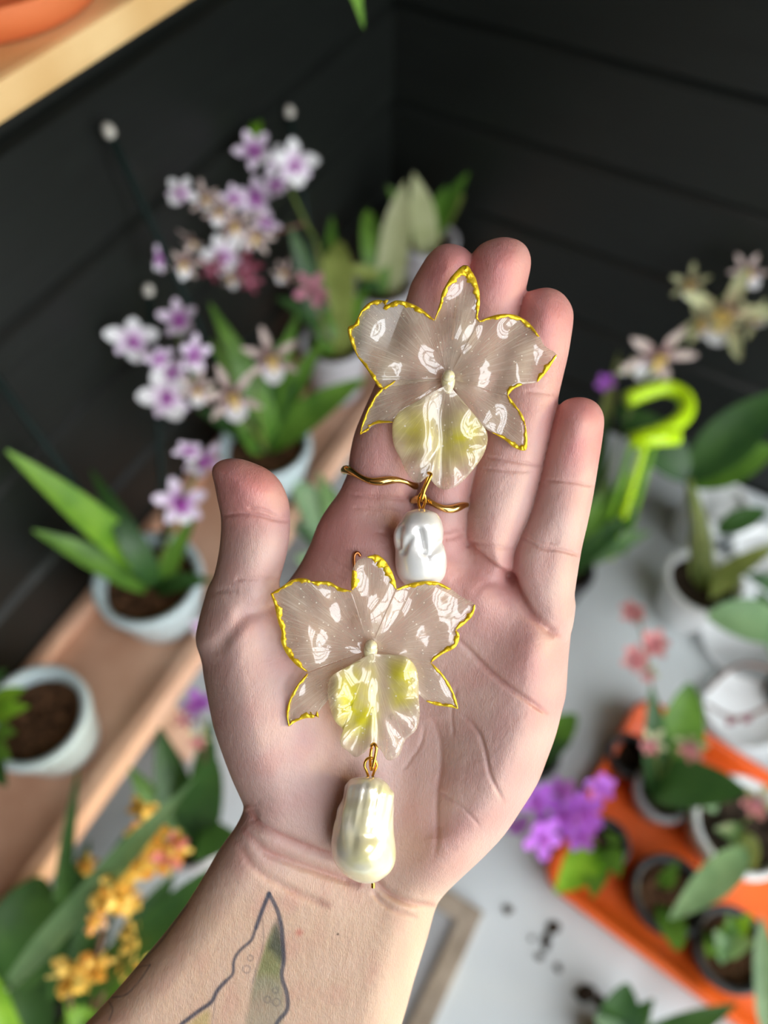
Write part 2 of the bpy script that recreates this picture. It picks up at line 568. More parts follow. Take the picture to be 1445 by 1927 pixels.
def build_hand():
    vox = 0.62
    x0, x1, y0, y1, z0, z1 = -120 * MM, 1160 * MM, 425 * MM, 2190 * MM, -42.0, 21.0
    xs = np.arange(x0, x1, vox, dtype=np.float32)
    ys = np.arange(y0, y1, vox, dtype=np.float32)
    zs = np.arange(z0, z1, vox, dtype=np.float32)
    X, Y = np.meshgrid(xs, ys, indexing='ij')
    PX, PY = X / MM, Y / MM
    Z3 = zs[None, None, :]
    def inflate(poly, zc, h, r):
        d = poly_sdf(poly, X, Y)
        out = np.full((len(xs), len(ys), len(zs)), 50.0, np.float32)
        ii = np.where((d < 12).any(1))[0]
        jj = np.where((d < 12).any(0))[0]
        a, b, c, e = ii[0], ii[-1] + 1, jj[0], jj[-1] + 1
        A = (d[a:b, c:e] + r)[:, :, None]
        zz = zc[a:b, c:e] if isinstance(zc, np.ndarray) else np.full((b - a, e - c), zc, np.float32)
        hh = h[a:b, c:e] if isinstance(h, np.ndarray) else h
        if isinstance(hh, np.ndarray):
            hh = hh[:, :, None]
        B = np.abs(Z3 - zz[:, :, None]) - hh + r
        out[a:b, c:e] = np.minimum(np.maximum(A, B), 0) + np.sqrt(np.maximum(A, 0) ** 2 + np.maximum(B, 0) ** 2) - r
        return out
    def smin(a, b, k):
        h = np.clip(0.5 + 0.5 * (b - a) / k, 0, 1)
        return b * (1 - h) + a * h - k * h * (1 - h)
    def lin(ya, za, yb, zb):
        return (za + (zb - za) * np.clip((PY - ya) / (yb - ya), -0.3, 1.3)).astype(np.float32)
    arm = np.clip((PY - 1600) / 160, 0, 1)
    arm = arm * arm * (3 - 2 * arm)
    h_palm = (12.5 + 5.5 * arm).astype(np.float32)
    zc_palm = (relief(PX, PY) - 10.5 - 8.0 * arm).astype(np.float32)
    f = inflate(PALM, zc_palm, h_palm, 11.5)
    # thumb: a little in front of the palm plane
    pads_t = 1.6 * blob(PX, PY, 470, 920, 45, 40) + 0.9 * blob(PX, PY, 478, 1035, 50, 45)
    th = inflate(THUMB, (lin(1200, -1.0, 880, 2.5) + pads_t).astype(np.float32), 9.0, 9.0)
    f = smin(f, th, 5.0)
    pads = {
        'i': 1.0 * blob(PX, PY, 838, 500, 40, 45) + 0.8 * blob(PX, PY, 720, 810, 45, 50) + 0.8 * blob(PX, PY, 770, 670, 45, 50),
        'm': 1.2 * blob(PX, PY, 945, 495, 40, 45) + 0.8 * blob(PX, PY, 850, 850, 45, 50) + 0.8 * blob(PX, PY, 900, 680, 45, 50),
        'r': 1.2 * blob(PX, PY, 1030, 600, 40, 45) + 0.9 * blob(PX, PY, 930, 970, 45, 50) + 0.9 * blob(PX, PY, 1000, 790, 40, 45),
        'p': 1.2 * blob(PX, PY, 1090, 810, 36, 45) + 0.8 * blob(PX, PY, 1030, 1090, 45, 50) + 0.8 * blob(PX, PY, 1065, 965, 36, 40),
    }
    fi = inflate(INDEX, (lin(1000, -6.0, 460, -3.0) + pads['i']).astype(np.float32), 8.4, 8.4)
    fm = inflate(MIDDLE, (lin(1000, -5.5, 460, -2.0) + pads['m']).astype(np.float32), 8.2, 8.2)
    fr = inflate(RINGF, (lin(1050, -3.0, 550, -2.0) + pads['r']).astype(np.float32), 8.2, 8.2)
    fp = inflate(PINKY, (lin(1130, -3.0, 750, -1.0) + pads['p']).astype(np.float32), 7.4, 7.4)
    g = smin(fi, fm, 0.7)
    g = smin(g, fr, 0.7)
    g = smin(g, fp, 0.7)
    f = smin(f, g, 3.5)
    # ---- surface nets
    S = f < 0
    nx, ny, nz = f.shape
    cnt = np.zeros((nx - 1, ny - 1, nz - 1), np.uint8)
    for i in (0, 1):
        for j in (0, 1):
            for k in (0, 1):
                cnt += S[i:nx - 1 + i, j:ny - 1 + j, k:nz - 1 + k]
    act = (cnt > 0) & (cnt < 8)
    ci, cj, ck = np.where(act)
    idx = np.full(act.shape, -1, np.int32)
    idx[ci, cj, ck] = np.arange(len(ci))
    pos = np.zeros((len(ci), 3), np.float64)
    num = np.zeros(len(ci))
    corners = [(i, j, k) for i in (0, 1) for j in (0, 1) for k in (0, 1)]
    for a in corners:
        for ax in range(3):
            if a[ax]:
                continue
            b = list(a)
            b[ax] = 1
            fa = f[ci + a[0], cj + a[1], ck + a[2]]
            fb = f[ci + b[0], cj + b[1], ck + b[2]]
            m = (fa < 0) != (fb < 0)
            t = np.where(m, fa / np.where(m, fa - fb, 1), 0)
            for q in range(3):
                pos[:, q] += np.where(m, a[q] + (t if q == ax else 0), 0)
            num += m
    pos /= num[:, None]
    V = np.stack([xs[0] + (ci + pos[:, 0]) * vox, ys[0] + (cj + pos[:, 1]) * vox, zs[0] + (ck + pos[:, 2]) * vox], 1)
    quads = []
    for ax in range(3):
        sl0 = [slice(None)] * 3
        sl1 = [slice(None)] * 3
        sl0[ax] = slice(0, -1)
        sl1[ax] = slice(1, None)
        A, B = S[tuple(sl0)], S[tuple(sl1)]
        u, v = (ax + 1) % 3, (ax + 2) % 3
        e = np.argwhere(A != B)
        e = e[(e[:, u] > 0) & (e[:, v] > 0) & (e[:, u] < S.shape[u] - 1) & (e[:, v] < S.shape[v] - 1)]
        def cell(du, dv):
            q = e.copy()
            q[:, u] += du
            q[:, v] += dv
            return idx[q[:, 0], q[:, 1], q[:, 2]]
        c = np.stack([cell(-1, -1), cell(0, -1), cell(0, 0), cell(-1, 0)], 1)
        flip = A[e[:, 0], e[:, 1], e[:, 2]]
        c[~flip] = c[~flip][:, ::-1]
        quads.append(c)
    Q = np.concatenate(quads)
    # one pass of gentle smoothing
    for _ in range(2):
        a_ = np.concatenate([Q[:, i] for i in (0, 1, 2, 3, 1, 2, 3, 0)])
        b_ = np.concatenate([Q[:, i] for i in (1, 2, 3, 0, 0, 1, 2, 3)])
        n_ = np.maximum(np.bincount(a_, minlength=len(V)), 1)
        acc = np.stack([np.bincount(a_, V[b_, q], len(V)) for q in range(3)], 1)
        V = V * 0.5 + 0.5 * acc / n_[:, None]
    return V, Q

HV, HQ = build_hand()

me = bpy.data.meshes.new('hand_base')
me.vertices.add(len(HV))
me.vertices.foreach_set('co', HV.astype(np.float32).ravel())
me.loops.add(len(HQ) * 4)
me.loops.foreach_set('vertex_index', HQ.astype(np.int32).ravel())
me.polygons.add(len(HQ))
me.polygons.foreach_set('loop_start', np.arange(0, len(HQ) * 4, 4, dtype=np.int32))
me.update(calc_edges=True)
tmp = bpy.data.objects.new('hand_tmp', me)
COL.objects.link(tmp)
tmp.modifiers.new('s', 'SUBSURF').levels = 1
dg = bpy.context.evaluated_depsgraph_get()
hm = bpy.data.meshes.new_from_object(tmp.evaluated_get(dg))
bpy.data.objects.remove(tmp)
NV = len(hm.vertices)
hv = np.empty(NV * 3, np.float32)
hm.vertices.foreach_get('co', hv)
hv = hv.reshape(-1, 3).astype(np.float64)
hn = np.empty(NV * 3, np.float32)
hm.vertices.foreach_get('normal', hn)
hn = hn.reshape(-1, 3)
hpx, hpy = hv[:, 0] / MM, hv[:, 1] / MM
front = hn[:, 2] > 0.05
# z of the palm-side surface on a pixel grid, so that jewellery can rest on it
_key = (hpx[front] // 4).astype(int) * 1000 + (hpy[front] // 4).astype(int)
_ord = np.argsort(hv[front, 2])
HZ = dict(zip(_key[_ord].tolist(), hv[front, 2][_ord].tolist()))
def surf_z(px, py, default=0.0):
    x, y = int(px // 4), int(py // 4)
    for r in range(0, 4):
        c = [HZ[(x + i) * 1000 + y + j] for i in range(-r, r + 1) for j in range(-r, r + 1) if (x + i) * 1000 + y + j in HZ]
        if c:
            return sum(c) / len(c)
    return default

def seg_dist(poly, px, py, pad, smooth=True):
    """distance in px to a polyline (inf outside its padded box) and the run 0..1 along it"""
    p = crom(poly, 4) if smooth and len(poly) > 2 else np.array(poly, float)
    d = np.full(px.shape, 1e6)
    t_at = np.zeros(px.shape)
    m = (px > p[:, 0].min() - pad) & (px < p[:, 0].max() + pad) & (py > p[:, 1].min() - pad) & (py < p[:, 1].max() + pad)
    X, Y = px[m], py[m]
    dd = np.full(X.shape, 1e6)
    tt = np.zeros(X.shape)
    n = len(p) - 1
    for i in range(n):
        e = p[i + 1] - p[i]
        L = max((e ** 2).sum(), 1e-9)
        t = np.clip(((X - p[i, 0]) * e[0] + (Y - p[i, 1]) * e[1]) / L, 0, 1)
        q = np.hypot(X - p[i, 0] - e[0] * t, Y - p[i, 1] - e[1] * t)
        s = q < dd
        dd = np.where(s, q, dd)
        tt = np.where(s, (i + t) / n, tt)
    d[m], t_at[m] = dd, tt
    return d, t_at

# creases: polyline, depth mm, half width mm
CREASES = [
    ([(855,1195),(908,1250),(941,1280),(971,1303),(1004,1325),(1030,1343)], 0.85, 0.75),
    ([(866,1341),(899,1375),(913,1416),(921,1455),(935,1485),(950,1510)], 0.45, 0.6),
    ([(816,1350),(827,1405),(826,1449),(820,1491),(819,1541),(822,1579),(815,1620)], 0.35, 0.8),
    ([(816,1350),(827,1405),(826,1449),(820,1491),(819,1541),(822,1579)], 0.8, 3.2),
    ([(822,1488),(866,1516),(905,1557)], 0.3, 0.5),
    ([(754,1455),(775,1425),(791,1400),(800,1360)], 0.2, 0.6),
    ([(860,1290),(850,1340),(853,1390)], 0.2, 0.5),
    ([(530,1130),(516,1138),(485,1148),(459,1159),(438,1182),(420,1203),(404,1234)], 1.2, 2.3),
    ([(417,971),(446,968),(485,969),(516,977),(545,982)], 0.5, 0.55),
    ([(464,956),(495,959),(526,972)], 0.35, 0.45),
    ([(440,1090),(474,1089),(526,1089)], 0.3, 0.7),
    ([(388,1120),(420,1110),(450,1112)], 0.25, 0.8),
    ([(467,1521),(481,1549),(526,1573),(574,1594),(623,1611),(680,1625)], 1.6, 1.5),
    ([(460,1563),(498,1601),(540,1618),(581,1632),(637,1650),(680,1665)], 1.2, 1.4),
    ([(446,1587),(478,1632),(533,1667),(574,1687),(620,1705)], 0.7, 1.3),
    ([(700,1650),(710,1660),(727,1677),(751,1691),(782,1701),(818,1703)], 1.1, 1.1),
    ([(699,1674),(720,1698),(747,1715),(785,1726)], 0.5, 0.8),
    ([(907,860),(955,866),(996,873),(1020,878)], 0.4, 0.5),
    ([(903,882),(948,885),(1002,888)], 0.3, 0.5),
    ([(985,737),(1018,738),(1050,744)], 0.25, 0.5),
    ([(883,1022),(905,1024),(934,1029),(967,1033)], 0.35, 0.6),
    ([(880,1015),(890,1035),(913,1056),(935,1072),(962,1082)], 0.9, 1.0),
    ([(1021,904),(1065,906),(1120,914)], 0.4, 0.5),
    ([(981,1013),(1018,1031),(1054,1035),(1094,1046)], 0.5, 0.55),
    ([(985,1000),(1020,1018),(1055,1022)], 0.2, 0.5),
    ([(961,1076),(964,1095),(975,1120),(996,1153),(1029,1182),(1050,1196)], 1.5, 1.2),
    ([(655,930),(697,935),(734,937),(772,940)], 0.35, 0.6),
    ([(660,955),(710,958),(760,965)], 0.25, 0.5),
    ([(834,1016),(855,1012),(876,1005)], 0.4, 0.6),
    ([(785,985),(830,1000),(870,995)], 0.4, 0.8),
    ([(618,1049),(645,1065),(668,1082)], 0.22, 0.4),
    ([(600,1062),(625,1080),(650,1092)], 0.2, 0.4),
    ([(640,1032),(690,1040),(720,1050)], 0.2, 0.5),
    ([(900,1160),(890,1130),(905,1102),(945,1092)], 0.15, 1.2),
    ([(888,1180),(870,1120),(850,1085)], 0.2, 1.6),
    ([(700,1000),(760,1010)], 0.15, 0.5),
]
for poly, dep, wid in CREASES:
    d, t = seg_dist(poly, hpx, hpy, 6 * wid / MM)
    fade = np.clip(np.minimum(t, 1 - t) * 7, 0.0, 1)
    dz = dep * np.exp(-(d * MM / wid) ** 2) * fade * front
    hv -= hn * dz[:, None]

# skin colour, tattoo ink
def L3(r, g, b):
    return np.array(srgb(r, g, b)[:3])
base = np.tile(L3(212, 176, 166), (NV, 1))
def tint(w, c, amt):
    global base
    w = (w * amt)[:, None]
    base = base * (1 - w) + L3(*c) * w
armw = np.clip((hpy - 1560) / 170, 0, 1) * 1.0
tint(armw, (220, 186, 160), 0.95)
PINKC = (220, 140, 138)
tint(np.clip((1120 - hpy) / 200, 0, 1), (222, 158, 150), 0.38)
tint(np.clip((1020 - hpx) / 900, 0, 1) * np.clip((1640 - hpy) / 200, 0, 1) , (206, 164, 158), 0.35)
for cx, cy, rx, ry, am in [(838,510,75,75,.75),(945,505,75,85,.75),(1032,600,70,85,.75),(1092,800,60,90,.8),(465,915,85,80,.8),(1085,840,50,40,.3),
                           (1010,1240,75,85,.45),(900,1120,80,70,.35),(800,1050,120,90,.4),(960,1480,100,140,.2),(640,1010,90,90,.4),(740,880,140,90,.35),
                           (640,1170,110,90,.35),(1040,1330,40,30,.35),(560,1420,160,120,.12),(960,1080,40,60,.4),(830,1580,60,90,.3)]:
    tint(blob(hpx, hpy, cx, cy, rx, ry), PINKC, am)
for cx, cy, rx, ry, am in [(500,1060,45,60,.6),(560,1420,120,90,.35),(960,940,45,60,.45),(1060,980,40,60,.35),(850,1420,110,120,.3),(700,1420,80,90,.3)]:
    tint(blob(hpx, hpy, cx, cy, rx, ry), (228, 196, 186), am)
# creases are a little redder skin
for poly, dep, wid in CREASES:
    if dep < 0.3 or wid > 2:
        continue
    d, t = seg_dist(poly, hpx, hpy, 20)
    tint(np.exp(-(d * MM / (wid * 0.7)) ** 2) * front, (176, 96, 84), min(0.5, 0.35 * dep))
# veins and mottling
def wavy(x, y, n, lo, hi, seed):
    r = np.random.RandomState(seed)
    o = np.zeros_like(x)
    for _ in range(n):
        a, k, p = r.uniform(0, 2 * math.pi), r.uniform(lo, hi), r.uniform(0, 6.28)
        o += np.sin((x * math.cos(a) + y * math.sin(a)) * k + p)
    return o / math.sqrt(n)
mott = 0.6 * wavy(hpx, hpy, 14, 0.03, 0.13, 3)
tint(np.clip(mott, 0, 1) * 0.8, (206, 140, 132), 0.30)
tint(np.clip(-mott, 0, 1) * 0.8, (230, 198, 182), 0.30)
INK = (66, 70, 86)
def ink(poly, wpx, amt, col=INK, soft=1.5):
    d, t = seg_dist(poly, hpx, hpy, 20)
    tint(np.clip((wpx + soft - d) / (2 * soft), 0, 1) * front, col, amt)
def inkfill(poly, col, amt, feather=4):
    p = crom(poly, 4, True)
    m = (hpx > p[:, 0].min() - 10) & (hpx < p[:, 0].max() + 10) & (hpy > p[:, 1].min() - 10) & (hpy < p[:, 1].max() + 10) & front
    w = np.zeros(NV)
    d = poly_sdf([tuple(q) for q in poly], hpx[m] * MM, hpy[m] * MM) / MM
    w[m] = np.clip(0.5 - d / (2 * feather), 0, 1)
    if callable(amt):
        w = w * amt(hpx, hpy)
        tint(w, col, 1.0)
    else:
        tint(w, col, amt)
inkfill([(518,1738),(497,1785),(478,1850),(466,1905),(460,1960),(512,1960),(536,1900),(528,1837),(532,1790)], (112, 128, 70),
        lambda x, y: np.clip(1 - np.abs(y - 1800) / 130, 0.25, 0.8))
inkfill([(522,1728),(533,1770),(533,1812),(512,1790),(505,1780)], (58, 64, 62), 0.75, 7)
inkfill([(480,1840),(468,1900),(462,1960),(512,1960),(536,1905),(530,1850)], (150, 146, 132), 0.45, 8)
inkfill([(392,1900),(350,1932),(330,1975),(380,1975),(392,1940)], (190, 176, 96), 0.55, 6)
ink([(506,1682),(494,1711),(480,1750),(472,1770),(451,1789),(440,1808),(438,1832),(424,1847),(409,1864),(397,1886),(373,1903),(344,1925),(300,1955)], 3.0, 0.85)
ink([(424,1847),(409,1864),(397,1886),(373,1903),(344,1925)], 4.6, 0.5)
ink([(506,1682),(521,1711),(529,1740),(532,1774),(534,1808),(530,1837),(540,1871),(540,1900),(523,1922),(505,1955)], 4.0, 0.85)
ink([(506,1682),(494,1711),(482,1745)], 4.5, 0.6)
ink([(494,1730),(496,1770),(486,1810),(475,1850)], 1.0, 0.5)
ink([(405,1880),(402,1905),(398,1940)], 1.0, 0.45)
for cx, cy, r in [(471,1803,5),(464,1824,7),(518,1864,5),(503,1881,6),(520,1886,7)]:
    ink([(cx + r * math.cos(a * 0.7), cy + r * math.sin(a * 0.7)) for a in range(10)], 1.2, 0.5)
ink([(352,1703),(330,1735),(300,1775),(270,1805)], 2.0, 0.5)
ink([(282,1816),(268,1838),(240,1870),(212,1877)], 1.6, 0.55)
ink([(282,1816),(262,1820),(245,1834)], 1.4, 0.45)
ink([(205,1885),(212,1900),(205,1920)], 1.6, 0.5)
tint(blob(hpx, hpy, 563, 1755, 7, 7) * front, (206, 112, 96), 0.7)
tint((np.hypot(hpx - 636, hpy - 1758) < 2.2).astype(float) * front, (70, 50, 44), 0.9)

# millimetre space -> world
dep = D0 - hv[:, 2] / 1000.0
U = (hpx * 0 + hv[:, 0] / MM - W / 2) * dep / F
Vv = (hv[:, 1] / MM - H / 2) * dep / F
cw = np.array(CAM)
wv = cw + np.outer(U, np.array(RIGHT)) - np.outer(Vv, np.array(UP)) + np.outer(dep, np.array(FWD))
org = np.array(hand_pt(640, 1950, -20))
hm.vertices.foreach_set('co', (wv - org).astype(np.float32).ravel())
ca = hm.color_attributes.new('skin', 'FLOAT_COLOR', 'POINT')
ca.data.foreach_set('color', np.concatenate([base * np.array([0.76, 0.78, 0.80]), np.ones((NV, 1))], 1).astype(np.float32).ravel())
hm.polygons.foreach_set('use_smooth', [True] * len(hm.polygons))
hm.update()

def skin_material():
    m, nt, b = new_mat('skin')
    at = nt.nodes.new('ShaderNodeAttribute')
    at.attribute_name = 'skin'
    nt.links.new(at.outputs['Color'], b.inputs['Base Color'])
    b.inputs['Roughness'].default_value = 0.48
    b.inputs['Specular IOR Level'].default_value = 0.45
    b.inputs['Subsurface Weight'].default_value = 0.35
    b.inputs['Subsurface Radius'].default_value = (0.0030, 0.0013, 0.0008)
    b.inputs['Subsurface Scale'].default_value = 1.0
    tc = nt.nodes.new('ShaderNodeTexCoord')
    mp = nt.nodes.new('ShaderNodeMapping')
    mp.inputs['Rotation'].default_value = (0, 0, 0.4)
    mp.inputs['Scale'].default_value = (1.0, 0.45, 0.45)
    nt.links.new(tc.outputs['Object'], mp.inputs[0])
    nz = nt.nodes.new('ShaderNodeTexNoise')
    nz.inputs['Scale'].default_value = 2600.0
    nz.inputs['Detail'].default_value = 2.0
    nt.links.new(mp.outputs[0], nz.inputs['Vector'])
    n2 = nt.nodes.new('ShaderNodeTexNoise')
    n2.inputs['Scale'].default_value = 420.0
    n2.inputs['Detail'].default_value = 3.0
    nt.links.new(tc.outputs['Object'], n2.inputs['Vector'])
    b1 = nt.nodes.new('ShaderNodeBump')
    b1.inputs['Distance'].default_value = 0.00016
    b1.inputs['Strength'].default_value = 0.7
    nt.links.new(nz.outputs['Fac'], b1.inputs['Height'])
    b2 = nt.nodes.new('ShaderNodeBump')
    b2.inputs['Distance'].default_value = 0.00042
    b2.inputs['Strength'].default_value = 0.6
    nt.links.new(n2.outputs['Fac'], b2.inputs['Height'])
    wv_ = nt.nodes.new('ShaderNodeTexWave')
    wv_.inputs['Scale'].default_value = 640.0
    wv_.inputs['Distortion'].default_value = 22.0
    wv_.inputs['Detail'].default_value = 2.0
    wv_.inputs['Detail Scale'].default_value = 0.25
    nt.links.new(tc.outputs['Object'], wv_.inputs['Vector'])
    b3 = nt.nodes.new('ShaderNodeBump')
    b3.inputs['Distance'].default_value = 0.00002
    b3.inputs['Strength'].default_value = 0.6
    nt.links.new(wv_.outputs['Fac'], b3.inputs['Height'])
    nt.links.new(b3.outputs[0], b1.inputs['Normal'])
    nt.links.new(b1.outputs[0], b2.inputs['Normal'])
    nt.links.new(b2.outputs[0], b.inputs['Normal'])
    return m
hm.materials.clear()
hm.materials.append(skin_material())
hand = bpy.data.objects.new('hand', hm)
COL.objects.link(hand)
hand.location = org
tag(hand, 'open left hand and tattooed forearm, palm up, holding two flower earrings', 'hand')


# ------------------------------------------------------------------ earrings
def resin_material(name, body, veil, yellow=None, opac=(0.20, 0.42)):
    """clear resin over a dried petal: see-through body, pale veins and specks, glossy coat"""
    m, nt, b = new_mat(name)
    nt.nodes.remove(b)
    N = nt.nodes.new
    out = nt.nodes['Material Output']
    uv = N('ShaderNodeUVMap')
    mp = N('ShaderNodeMapping')
    mp.inputs['Scale'].default_value = (110.0, 3.0, 1.0)
    nt.links.new(uv.outputs[0], mp.inputs[0])
    vein = N('ShaderNodeTexNoise')
    vein.inputs['Scale'].default_value = 1.0
    vein.inputs['Detail'].default_value = 5.0
    nt.links.new(mp.outputs[0], vein.inputs['Vector'])
    vr = N('ShaderNodeMapRange')
    vr.inputs[1].default_value = 0.50
    vr.inputs[2].default_value = 0.72
    nt.links.new(vein.outputs['Fac'], vr.inputs[0])
    tc = N('ShaderNodeTexCoord')
    vo = N('ShaderNodeTexVoronoi')
    vo.inputs['Scale'].default_value = 620.0
    nt.links.new(tc.outputs['Object'], vo.inputs['Vector'])
    sp = N('ShaderNodeMapRange')
    sp.inputs[1].default_value = 0.20
    sp.inputs[2].default_value = 0.08
    nt.links.new(vo.outputs['Distance'], sp.inputs[0])
    wn_ = N('ShaderNodeTexWhiteNoise')
    nt.links.new(vo.outputs['Color'], wn_.inputs['Vector'])
    gate = N('ShaderNodeMath')
    gate.operation = 'GREATER_THAN'
    gate.inputs[1].default_value = 0.5
    nt.links.new(wn_.outputs['Value'], gate.inputs[0])
    spk = N('ShaderNodeMath')
    spk.operation = 'MULTIPLY'
    nt.links.new(sp.outputs[0], spk.inputs[0])
    nt.links.new(gate.outputs[0], spk.inputs[1])
    cl = N('ShaderNodeTexNoise')
    cl.inputs['Scale'].default_value = 170.0
    cl.inputs['Detail'].default_value = 4.0
    nt.links.new(tc.outputs['Object'], cl.inputs['Vector'])
    mixc = N('ShaderNodeMix')
    mixc.data_type = 'RGBA'
    mixc.inputs['A'].default_value = body
    mixc.inputs['B'].default_value = veil
    nt.links.new(vr.outputs[0], mixc.inputs['Factor'])
    colour = mixc.outputs['Result']
    at = N('ShaderNodeAttribute')
    at.attribute_name = 'stain'
    if yellow:
        my = N('ShaderNodeMix')
        my.data_type = 'RGBA'
        my.inputs['B'].default_value = yellow
        nt.links.new(colour, my.inputs['A'])
        cm = N('ShaderNodeMath')
        cm.operation = 'MULTIPLY'
        cr = N('ShaderNodeMapRange')
        cr.inputs[1].default_value = 0.3
        cr.inputs[2].default_value = 0.6
        cr.inputs[3].default_value = 0.45
        nt.links.new(cl.outputs['Fac'], cr.inputs[0])
        nt.links.new(cr.outputs[0], cm.inputs[0])
        nt.links.new(at.outputs['Fac'], cm.inputs[1])
        nt.links.new(cm.outputs[0], my.inputs['Factor'])
        colour = my.outputs['Result']
    ms = N('ShaderNodeMix')
    ms.data_type = 'RGBA'
    ms.inputs['B'].default_value = (0.95, 0.92, 0.82, 1)
    nt.links.new(colour, ms.inputs['A'])
    nt.links.new(spk.outputs[0], ms.inputs['Factor'])
    df = N('ShaderNodeBsdfDiffuse')
    tl = N('ShaderNodeBsdfTranslucent')
    nt.links.new(ms.outputs['Result'], df.inputs[0])
    nt.links.new(ms.outputs['Result'], tl.inputs[0])
    mdt = N('ShaderNodeMixShader')
    mdt.inputs[0].default_value = 0.35
    nt.links.new(df.outputs[0], mdt.inputs[1])
    nt.links.new(tl.outputs[0], mdt.inputs[2])
    tr = N('ShaderNodeBsdfTransparent')
    tr.inputs[0].default_value = (0.985, 0.975, 0.955, 1)
    # opacity
    oc = N('ShaderNodeMapRange')
    oc.inputs[1].default_value = 0.25
    oc.inputs[2].default_value = 0.7
    oc.inputs[3].default_value = opac[0]
    oc.inputs[4].default_value = opac[1]
    nt.links.new(cl.outputs['Fac'], oc.inputs[0])
    ov = N('ShaderNodeMath')
    ov.operation = 'MULTIPLY_ADD'
    ov.inputs[1].default_value = 0.14
    nt.links.new(vr.outputs[0], ov.inputs[0])
    nt.links.new(oc.outputs[0], ov.inputs[2])
    os_ = N('ShaderNodeMath')
    os_.operation = 'MAXIMUM'
    nt.links.new(ov.outputs[0], os_.inputs[0])
    nt.links.new(spk.outputs[0], os_.inputs[1])
    ot = N('ShaderNodeMath')
    ot.operation = 'MULTIPLY_ADD'
    ot.inputs[1].default_value = 0.62
    ot.use_clamp = True
    nt.links.new(at.outputs['Fac'], ot.inputs[0])
    nt.links.new(os_.outputs[0], ot.inputs[2])
    mb_ = N('ShaderNodeMixShader')
    nt.links.new(ot.outputs[0], mb_.inputs[0])
    nt.links.new(tr.outputs[0], mb_.inputs[1])
    nt.links.new(mdt.outputs[0], mb_.inputs[2])
    gl = N('ShaderNodeBsdfGlossy')
    gl.inputs['Roughness'].default_value = 0.035
    fr = N('ShaderNodeFresnel')
    fr.inputs[0].default_value = 1.88
    geo = N('ShaderNodeNewGeometry')
    inv = N('ShaderNodeMath')
    inv.operation = 'SUBTRACT'
    inv.inputs[0].default_value = 1.0
    nt.links.new(geo.outputs['Backfacing'], inv.inputs[1])
    ff = N('ShaderNodeMath')
    ff.operation = 'MULTIPLY'
    nt.links.new(fr.outputs[0], ff.inputs[0])
    nt.links.new(inv.outputs[0], ff.inputs[1])
    mf = N('ShaderNodeMixShader')
    nt.links.new(ff.outputs[0], mf.inputs[0])
    nt.links.new(mb_.outputs[0], mf.inputs[1])
    nt.links.new(gl.outputs[0], mf.inputs[2])
    nt.links.new(mf.outputs[0], out.inputs[0])
    return m
RESIN = resin_material('resin_petal', srgb(236, 224, 206), srgb(250, 244, 228), None, (0.20, 0.40))
RESIN_LIP = resin_material('resin_lip', srgb(232, 220, 204), srgb(248, 244, 222), srgb(220, 214, 52), (0.16, 0.40))
GOLD_EDGE = mat('gold_leaf_edge', srgb(250, 220, 60), 0.34, srgb(224, 184, 20), 420.0, 0.0004, metallic=0.55, bscale=700.0)
GOLD = mat('gold_wire', srgb(250, 196, 84), 0.16, metallic=1.0)
GOLD_RING = mat('antique_gold', srgb(224, 190, 116), 0.16, metallic=1.0)
COPPER = mat('copper_wire', srgb(196, 130, 78), 0.25, metallic=1.0)

def smooth_noise(x, y, seed):
    r = random.Random(seed)
    s = 0.0
    for k in range(5):
        a = r.uniform(0, 6.28)
        fq = r.uniform(0.04, 0.105)
        s += math.sin((x * math.cos(a) + y * math.sin(a)) * fq + r.uniform(0, 6.28))
    return s / 3.0

